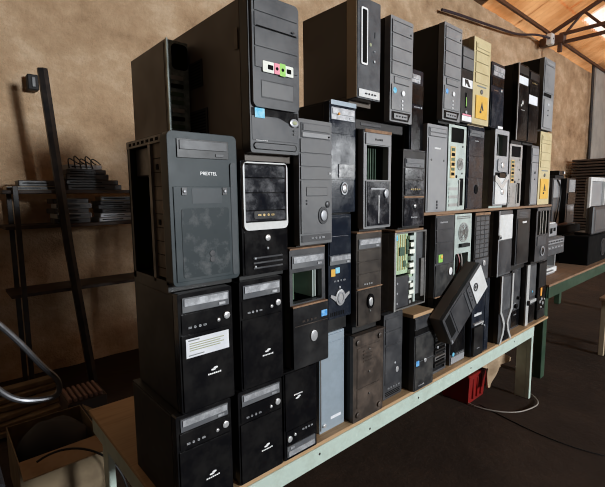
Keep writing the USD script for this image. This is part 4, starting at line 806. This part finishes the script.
obj('display_strip', bx(-0.16, 0.40, -0.008, -0.003, 0.115, 0.155, 0.002), 'light_gray', am); obj('lower_strip', bx(-0.16, 0.40, -0.008, -0.003, 0.065, 0.10, 0.002), 'gray_plastic', am); obj('volume_knob', disc(-0.26, 0.07, 0.045, 0.045, -0.004, 0.035, 24), 'silver', am); obj('knob_ring', ringm(-0.26, 0.07, 0.05, 0.062, -0.004, 0.006), 'chrome', am)
for k in range(7): obj('front_button', bx(-0.13 + 0.075 * k, -0.085 + 0.075 * k, -0.014, -0.007, 0.128, 0.144, 0.002), 'charcoal', am)
for k in range(6): obj('front_button', bx(-0.12 + 0.085 * k, -0.07 + 0.085 * k, -0.014, -0.007, 0.074, 0.088, 0.002), 'silver', am)
sw = thing('network_switch', 'pale grey box with dark sockets lying on the stereo receiver', 'network switch', (3.62, 0.22, T2 + 0.3915))
obj('body', bx(-0.2, 0.22, 0, 0.25, 0, 0.125, 0.005), 'light_gray', sw)
for k in range(4): obj('port_socket', bx(-0.16 + 0.09 * k, -0.10 + 0.09 * k, -0.004, 0.001, 0.03 + 0.02 * (k % 2), 0.085, 0.002), 'void', sw)
obj('top_cover', bx(-0.12, 0.2, 0.01, 0.24, 0.125, 0.14, 0.003), 'white_plastic', sw)
# upright cases behind, on a crate
cr = thing('crate', 'black slatted crate on the green table carrying the upright cases', 'crate', (4.55, 0.5, T2))
for k in range(4): obj('slat', bx(-0.45, 0.95, -0.045, 0.01, 0.005 + 0.105 * k, 0.10 + 0.105 * k, 0.003), 'dead_black', cr)
obj('body', bx(-0.44, 0.94, 0.011, 0.4, 0, 0.43, 0.004), 'case_black', cr)
def upright(label, xc, y, w, h, z, bm, cm, feats, rz=0, D=0.35):
    t = Tower(label, xc - w / 2, xc + w / 2, z, z + h, D, cm, bm, y=y, rz=rz, name='computer_tower')
    feats(t); return t
CZ = 0.26 + 0.4305
def f1(t):
    t.pl('upper_cover', 0.1, 0.03, 0.95, 0.40, 'light_gray', 0.005); t.pl('front_door', 0.06, 0.42, 0.96, 0.98, 'graphite', 0.005)
    obj('hanging_cable', tube(spline([(-0.02, -0.014, t.uv(0, 0.03)[1]), (0.07, -0.02, t.uv(0, 0.2)[1]), (0.05, -0.02, t.uv(0, 0.6)[1]), (-0.03, -0.016, t.uv(0, 0.95)[1])], 16), 0.009, 6), 'rubber', t.p)
upright('dark grey tower with black cable hanging down its pale top, beyond the stacks', 4.66, 0.505, 0.27, 0.57, CZ, 'charcoal', 'case_black', f1)
def f2(t):
    t.pl('upper_cover', 0.25, 0.03, 0.95, 0.30, 'light_gray', 0.005); t.pl('glossy_band', 0.1, 0.32, 0.97, 0.56, 'black_gloss', 0.012, 0.02); t.pl('lower_door', 0.15, 0.58, 0.95, 0.98, 'gray_plastic', 0.005); t.pl('paper_label', 0.5, 0.62, 0.8, 0.8, 'light_gray', 0.002, base=0.005)
upright('tower with pale top, black band and grey lower front, beyond the stacks', 5.20, 0.505, 0.34, 0.58, CZ, 'black_plastic', 'case_black', f2)
rt = thing('router', 'small black box with glints lying on top of the far upright towers', 'router', (4.86, 0.52, CZ + 0.571 + BT))
obj('body', bx(-0.20, 0.10, 0, 0.22, 0, 0.04, 0.005), 'rubber', rt); obj('upper_box', bx(-0.04, 0.13, 0.01, 0.2, 0.04, 0.10, 0.006), 'black_gloss', rt); obj('connector', bx(0.10, 0.128, -0.003, 0.012, 0.06, 0.09, 0.002), 'chrome', rt)
wpn = thing('white_panel_monitor', 'white-framed flat panel standing upright at the far right', 'monitor', (6.2, 0.46, T2))
obj('stand', [bx(-0.25, 0.25, 0.05, 0.3, 0, 0.03, 0.005), bx(-0.04, 0.04, 0.06, 0.1, 0.03, 0.6)], 'rubber', wpn)
obj('panel', bx(-0.33, 0.36, 0.02, 0.06, 0.47, 1.02, 0.006), 'light_gray', wpn); obj('frame', flat(rrect(-0.36, 0.45, 0.40, 1.04, 0.012).difference(rrect(-0.29, 0.50, 0.36, 0.985, 0.006)), 0.02, 0.03), 'white_plastic', wpn)
mon = thing('flat_monitor', 'dark brown-grey flat monitor on the black speaker at the right edge', 'monitor', (4.70, 0.10, T2 + 0.3355), 0)
obj('body', bx(-0.12, 0.57, 0.02, 0.06, 0.03, 0.32, 0.01), 'graphite', mon); obj('front_bezel', bx(-0.14, 0.59, -0.02, 0.03, 0.02, 0.34, 0.012), 'charcoal', mon); obj('screen', bx(-0.08, 0.53, -0.024, -0.019, 0.06, 0.30, 0.004), 'graphite', mon); obj('base', bx(0.0, 0.45, 0.03, 0.2, 0, 0.03, 0.005), 'black_plastic', mon)
obj('handle_rod', tube([(4.05, 0.475, T2 + 0.4425), (5.0, 0.475, T2 + 0.4425)], 0.016, 6), 'pink_mat', label='thin reddish rod lying along the front of the black crate', cat='rod')
sp = thing('speaker_box', 'black speaker box on the green table below the reddish rod', 'speaker', (4.95, 0.10, T2))
obj('cabinet', bx(-0.42, 0.38, 0.0, 0.3, 0, 0.335, 0.008), 'dead_black', sp); obj('cone', disc(0.15, 0.17, 0.09, 0.09, 0.0, 0.012, 24), 'rubber', sp); obj('cone_ring', ringm(0.15, 0.17, 0.09, 0.105, 0, 0.008), 'charcoal', sp)

st = thing('stool', 'pale wooden stool cut off by the right edge, below the green table', 'stool', (4.24, -0.30, 0))
obj('seat', bx(-0.03, 0.40, -0.2, 0.2, 0.60, 0.635, 0.006), 'thin_board', st)
for x in (0.0, 0.32):
    for y in (-0.17, 0.13): obj('leg', bx(x, x + 0.05, y, y + 0.05, 0, 0.5995, 0.004), 'case_beige', st)
for y in (-0.155, 0.145): obj('stretcher', bx(0.05, 0.32, y, y + 0.02, 0.18, 0.22, 0.003), 'case_beige', st)
# stack of dark corrugated sheets by the far wall, with a pole leaning on it
cs = thing('sheet_stack', 'stack of dark brown corrugated sheets against the far wall at right', 'sheet stack', (15.2, 2.2, 0))
for k in range(30):
    obj('sheet', bxr(-0.35 + 0.03 * (k % 3), 3.4 - 0.04 * (k % 4), 0, 1.1, 0.06 + k * 0.092, 0.06 + k * 0.092 + 0.06, c=0.012), 'corrugated_brown', cs)
obj('bearer', [bx(-0.2, 3.2, 0.1, 1.0, 0, 0.06)], 'timber', cs)
obj('leaning_pole', tube([(15.8, 1.85, 0.02), (17.6, 2.09, 3.2)], 0.06, 8), 'timber', label='pale wooden pole leaning on the dark sheet stack', cat='pole')

# ------------------------------------------------------------------ under and around the bench
bk = thing('red_bucket', 'red square plastic can on the floor under the bench', 'bucket', (2.34, 0.42, 0))
hull = trimesh.convex.convex_hull(np.array([(sx * a, sy * b, z) for a, b, z in ((0.135, 0.115, 0), (0.15, 0.13, 0.235)) for sx in (-1, 1) for sy in (-1, 1)]))
obj('body', hull, 'red_plastic', bk); obj('rim', flat(rrect(-0.16, -0.14, 0.16, 0.14, 0.02), 0, 0.02).apply_transform(trimesh.transformations.rotation_matrix(-math.pi / 2, (1, 0, 0))).apply_translation((0, 0, 0.235)), 'red_plastic', bk)
for k in range(3): obj('side_rib', bx(-0.08 + 0.07 * k, -0.06 + 0.07 * k, -0.135, -0.112, 0.03, 0.21, 0.004), 'red_plastic', bk)
lid = thing('cardboard_piece', 'tan crumpled cardboard lying over the red can', 'cardboard', (2.36, 0.42, 0.2565))
obj('sheet', trimesh.util.concatenate([bxr(-0.13, 0.12, -0.12, 0.12, 0.008, 0.018, ry=4), bxr(-0.1, 0.1, -0.08, 0.1, 0.022, 0.05, rz=24, ry=-6)]), 'cardboard', lid)
def cloth():
    m = flat(Polygon([(2.02, -0.104), (2.38, -0.104), (2.73, -0.36), (2.63, -0.41), (2.50, -0.38), (2.43, -0.54), (2.33, -0.52), (2.37, -0.36), (2.22, -0.30), (2.06, -0.22)]), 0.0, 0.004)
    m = m.subdivide_to_size(0.035); V = m.vertices.copy()
    V[:, 1] += 0.21 + 0.022 * np.sin(V[:, 0] * 26 + V[:, 2] * 9) + 0.012 * np.sin(V[:, 0] * 55 - V[:, 2] * 20); V[:, 2] += BT
    m.vertices = V; return m
obj('hanging_cloth', cloth(), 'cloth_tan', label='tan cloth hanging under the bench top, left of the end leg', cat='cloth', smooth=True)
obj('floor_wire', tube(spline([(2.31, 0.43, 0.012), (2.2, 0.25, 0.012), (2.26, 0.064, 0.012), (2.37, -0.04, 0.012), (2.484, -0.079, 0.012), (2.62, -0.09, 0.012), (2.72, -0.03, 0.012), (2.78, 0.12, 0.012)], 40), 0.005, 6), 'cable_pale', label='thin pale wire looped on the floor by the bench leg', cat='wire')
obj('floor_seam', tube(crk, 0.0035, 5), 'rubber', label='dark wire lying in a line across the earth floor', cat='wire')
bl = thing('plug', 'small black plug on the floor beside the red can', 'plug', (2.72, 0.40, 0))
obj('body', bx(-0.04, 0.04, -0.03, 0.03, 0, 0.055, 0.01), 'rubber', bl); obj('lead', tube(spline([(0.03, 0, 0.03), (0.12, 0.04, 0.02), (0.2, 0.02, 0.008)], 10), 0.006, 6), 'rubber', bl)

# ------------------------------------------------------------------ left: metal shelf with thin devices, iron post, chair tube, boxes
sh = thing('metal_shelf', 'dark metal shelving unit against the mud wall at left', 'shelf', (0, 0, 0))
for z in (1.165, 0.86, 0.27):
    obj('shelf_board', bx(-0.55, 0.95, 3.0, 3.38, z + BT - 0.03, z + BT, 0.003), 'corrugated_brown', sh)
for x in (-0.46, 0.92):
    for y in (2.975, 3.385): obj('post', bx(x - 0.02, x + 0.02, y - 0.012, y + 0.012, 0, (1.2 if x < 0 else 1.6) + BT, 0.003), 'dark_iron', sh)
obj('iron_post', tube([(0.02, 2.93, 0.0), (-0.10, 2.93, 1.3), (-0.20, 2.93, 2.18 + BT)], 0.042, 6), 'dark_iron', label='tall dark iron post leaning in front of the shelf', cat='post')
def dev(x, z, w, d, h, mat, label, rz=0, y=3.08, kind='slim_device'):
    t = thing(kind, label, 'electronic device', (x, y, z + BT), rz, 'thin electronic devices on the metal shelf')
    obj('body', bx(-w / 2, w / 2, 0, d, 0, h, 0.004), mat, t); obj('front_plate', bx(-w / 2 + 0.006, w / 2 - 0.006, -0.005, 0.002, 0.004, h - 0.004, 0.001), 'silver' if mat in ('steel', 'light_gray') else 'charcoal', t)
    obj('front_slot', bx(-w / 2 + 0.03, w / 6, -0.007, -0.004, h * 0.4, h * 0.62), 'void', t)
z1 = 1.1655
dev(0.20, z1, 0.48, 0.26, 0.05, 'charcoal', 'flat charcoal device at the bottom of the top-shelf pile'); dev(0.18, z1 + 0.0505, 0.46, 0.25, 0.045, 'blue_black', 'flat blue-black device second from bottom of the top-shelf pile')
dev(0.14, z1 + 0.096, 0.38, 0.24, 0.055, 'case_black', 'flat black device third up in the top-shelf pile', 4); dev(0.13, z1 + 0.1515, 0.34, 0.24, 0.04, 'charcoal', 'thin charcoal device just under the silver one on top shelf', -3); dev(0.12, z1 + 0.192, 0.30, 0.2, 0.045, 'light_gray', 'silver device topping the pile on the top shelf', 3)
dev(-0.32, z1, 0.38, 0.2, 0.035, 'case_beige', 'long tan strip-like device left of the iron post on top shelf'); dev(-0.25, z1 + 0.0355, 0.34, 0.2, 0.05, 'case_black', 'black flat box resting on the tan strip on top shelf')
z2 = 0.8605
cols = ['charcoal', 'steel_dull', 'case_black', 'black_plastic', 'steel', 'charcoal']
nm = ['bottom', 'second', 'third', 'fourth', 'fifth', 'top']
for k in range(5): dev(-0.02 + 0.02 * (k % 2), z2 + 0.0455 * k, 0.30, 0.24, 0.045, ['steel_dull', 'white_plastic', 'charcoal', 'white_plastic', 'black_plastic'][k], '%s device in the left pile on the lower shelf' % nm[k], rz=(-3, 2, 4, -2, 1)[k])
for k in range(6): dev(0.38 + 0.015 * (k % 3), z2 + 0.0405 * k, 0.34, 0.25, 0.04, ['light_gray', 'light_gray', 'charcoal', 'black_plastic', 'charcoal', 'case_beige'][k], '%s device in the right pile on the lower shelf' % nm[k], rz=(2, -3, 3, -2, 4, -4)[k])
obj('tangled_cables', [tube(spline([(-0.02 + 0.05 * k, 3.06, z1 + BT + 0.2), (0.0 + 0.05 * k, 3.1, z1 + BT + 0.29 + 0.02 * (k % 2)), (0.06 + 0.05 * k, 3.14, z1 + BT + 0.26), (0.1 + 0.04 * k, 3.1, z1 + BT + 0.245)], 14), 0.006, 5) for k in range(5)], 'rubber', label='loose black cables tangled over the silver device on the top shelf', cat='cables', kind='stuff')

ct = thing('chair', 'bent grey steel tube of a chair back at lower left', 'chair')
obj('back_tube', tube(spline([(-1.0, 0.9, 0.80 + BT), (-0.826, 0.9, 0.559 + BT), (-0.744, 0.9, 0.436 + BT), (-0.668, 0.9, 0.311 + BT), (-0.625, 0.9, 0.235 + BT), (-0.632, 0.9, 0.185 + BT), (-0.706, 0.9, 0.180 + BT), (-0.78, 0.9, 0.205 + BT), (-0.86, 0.9, 0.29 + BT), (-0.90, 0.9, 0.40 + BT)], 60), 0.013, 10), 'tube_gray', ct)
for x, y in ((-0.90, 0.9), (-1.15, 0.9), (-0.90, 1.3), (-1.15, 1.3)): obj('leg', tube([(x, y, 0), (x, y, 0.45 if y > 1 else 1.04)], 0.011, 8), 'tube_gray', ct)
obj('seat', bx(-1.2, -0.86, 0.92, 1.33, 0.45, 0.48, 0.012), 'dark_fabric', ct)

cb = thing('cardboard_box', 'open brown cardboard box on the floor at lower left', 'box', (-0.55, 1.30, 0))
obj('side', [bx(-0.22, 0.20, 0, 0.006, 0, 0.33), bx(-0.22, 0.20, 0.5, 0.506, 0, 0.33), bx(-0.22, -0.214, 0.006, 0.5, 0, 0.33), bx(0.194, 0.20, 0.006, 0.5, 0, 0.33), bx(-0.214, 0.194, 0.006, 0.5, 0, 0.006)], 'dark_cardboard', cb)
obj('flap', bxr(-0.22, 0.20, -0.14, 0.0, 0.327, 0.333, rx=14), 'cardboard', cb); obj('flap', bxr(0.2, 0.31, 0.01, 0.5, 0.29, 0.296, ry=40), 'dark_cardboard', cb)
fb = obj('dark_cloth', trimesh.creation.icosphere(3, 1.0), 'dark_fabric', label='black cloth heaped in the cardboard box', cat='cloth', smooth=True)
g = UsdGeom.Mesh(fb); P = np.array(g.GetPointsAttr().Get()); P = P * (0.19, 0.23, 0.14) * (0.85 + 0.3 * meshkit.fbm(P * 2.2, 3, 5)[:, None]) + (-0.56, 1.56, 0.24); g.GetPointsAttr().Set([Gf.Vec3f(*map(float, q)) for q in P])
for k in range(5):
    obj('wood_offcut', bxr(-0.80 + 0.03 * k, -0.30 + 0.02 * k, 2.1, 2.2, 0.0, 0.0), 'timber') if False else None
pl = thing('timber_pile', 'pile of pale timber offcuts behind the cardboard box', 'timber', (-0.66, 2.36, 0))
for k in range(6): obj('plank', bxr(-0.30, 0.30, -0.06 + 0.05 * k, 0.03 + 0.05 * k, 0.02 + 0.045 * k, 0.055 + 0.045 * k, rz=(-8, 6, 12, -4, 9, 2)[k], c=0.003), 'dark_cardboard', pl)
pm = thing('plastic_rack', 'pinkish ribbed plastic rack lying behind the bench corner', 'rack', (-0.28, 2.03, 0.30))
for k in range(7): obj('rib', bx(-0.11 + 0.034 * k, -0.09 + 0.034 * k, -0.10, 0.14, 0.0, 0.03, 0.004), 'pink_mat', pm)
obj('base', bx(-0.12, 0.14, -0.11, 0.15, -0.3, 0.0, 0.004), 'corrugated_brown', pm)
obj('paper_sheet', bxr(-0.47, -0.27, 0.98, 1.18, 0.004, 0.008, rz=20), 'paper', label='white sheet of paper on the floor by the bench end', cat='paper')
obj('cardboard_sheet', bxr(-0.86, -0.49, 0.60, 1.0, 0.004, 0.012, rz=-4), 'cardboard', label='flat tan cardboard sheet on the floor at lower left corner', cat='cardboard')
obj('floor_cable', tube(spline([(-0.70, 1.22, 0.36), (-0.55, 1.2, 0.38), (-0.40, 1.16, 0.30), (-0.30, 1.1, 0.12), (-0.33, 0.98, 0.03), (-0.45, 0.93, 0.03)], 30), 0.006, 6), 'rubber', label='black cable draped over the cardboard box to the floor', cat='cable')
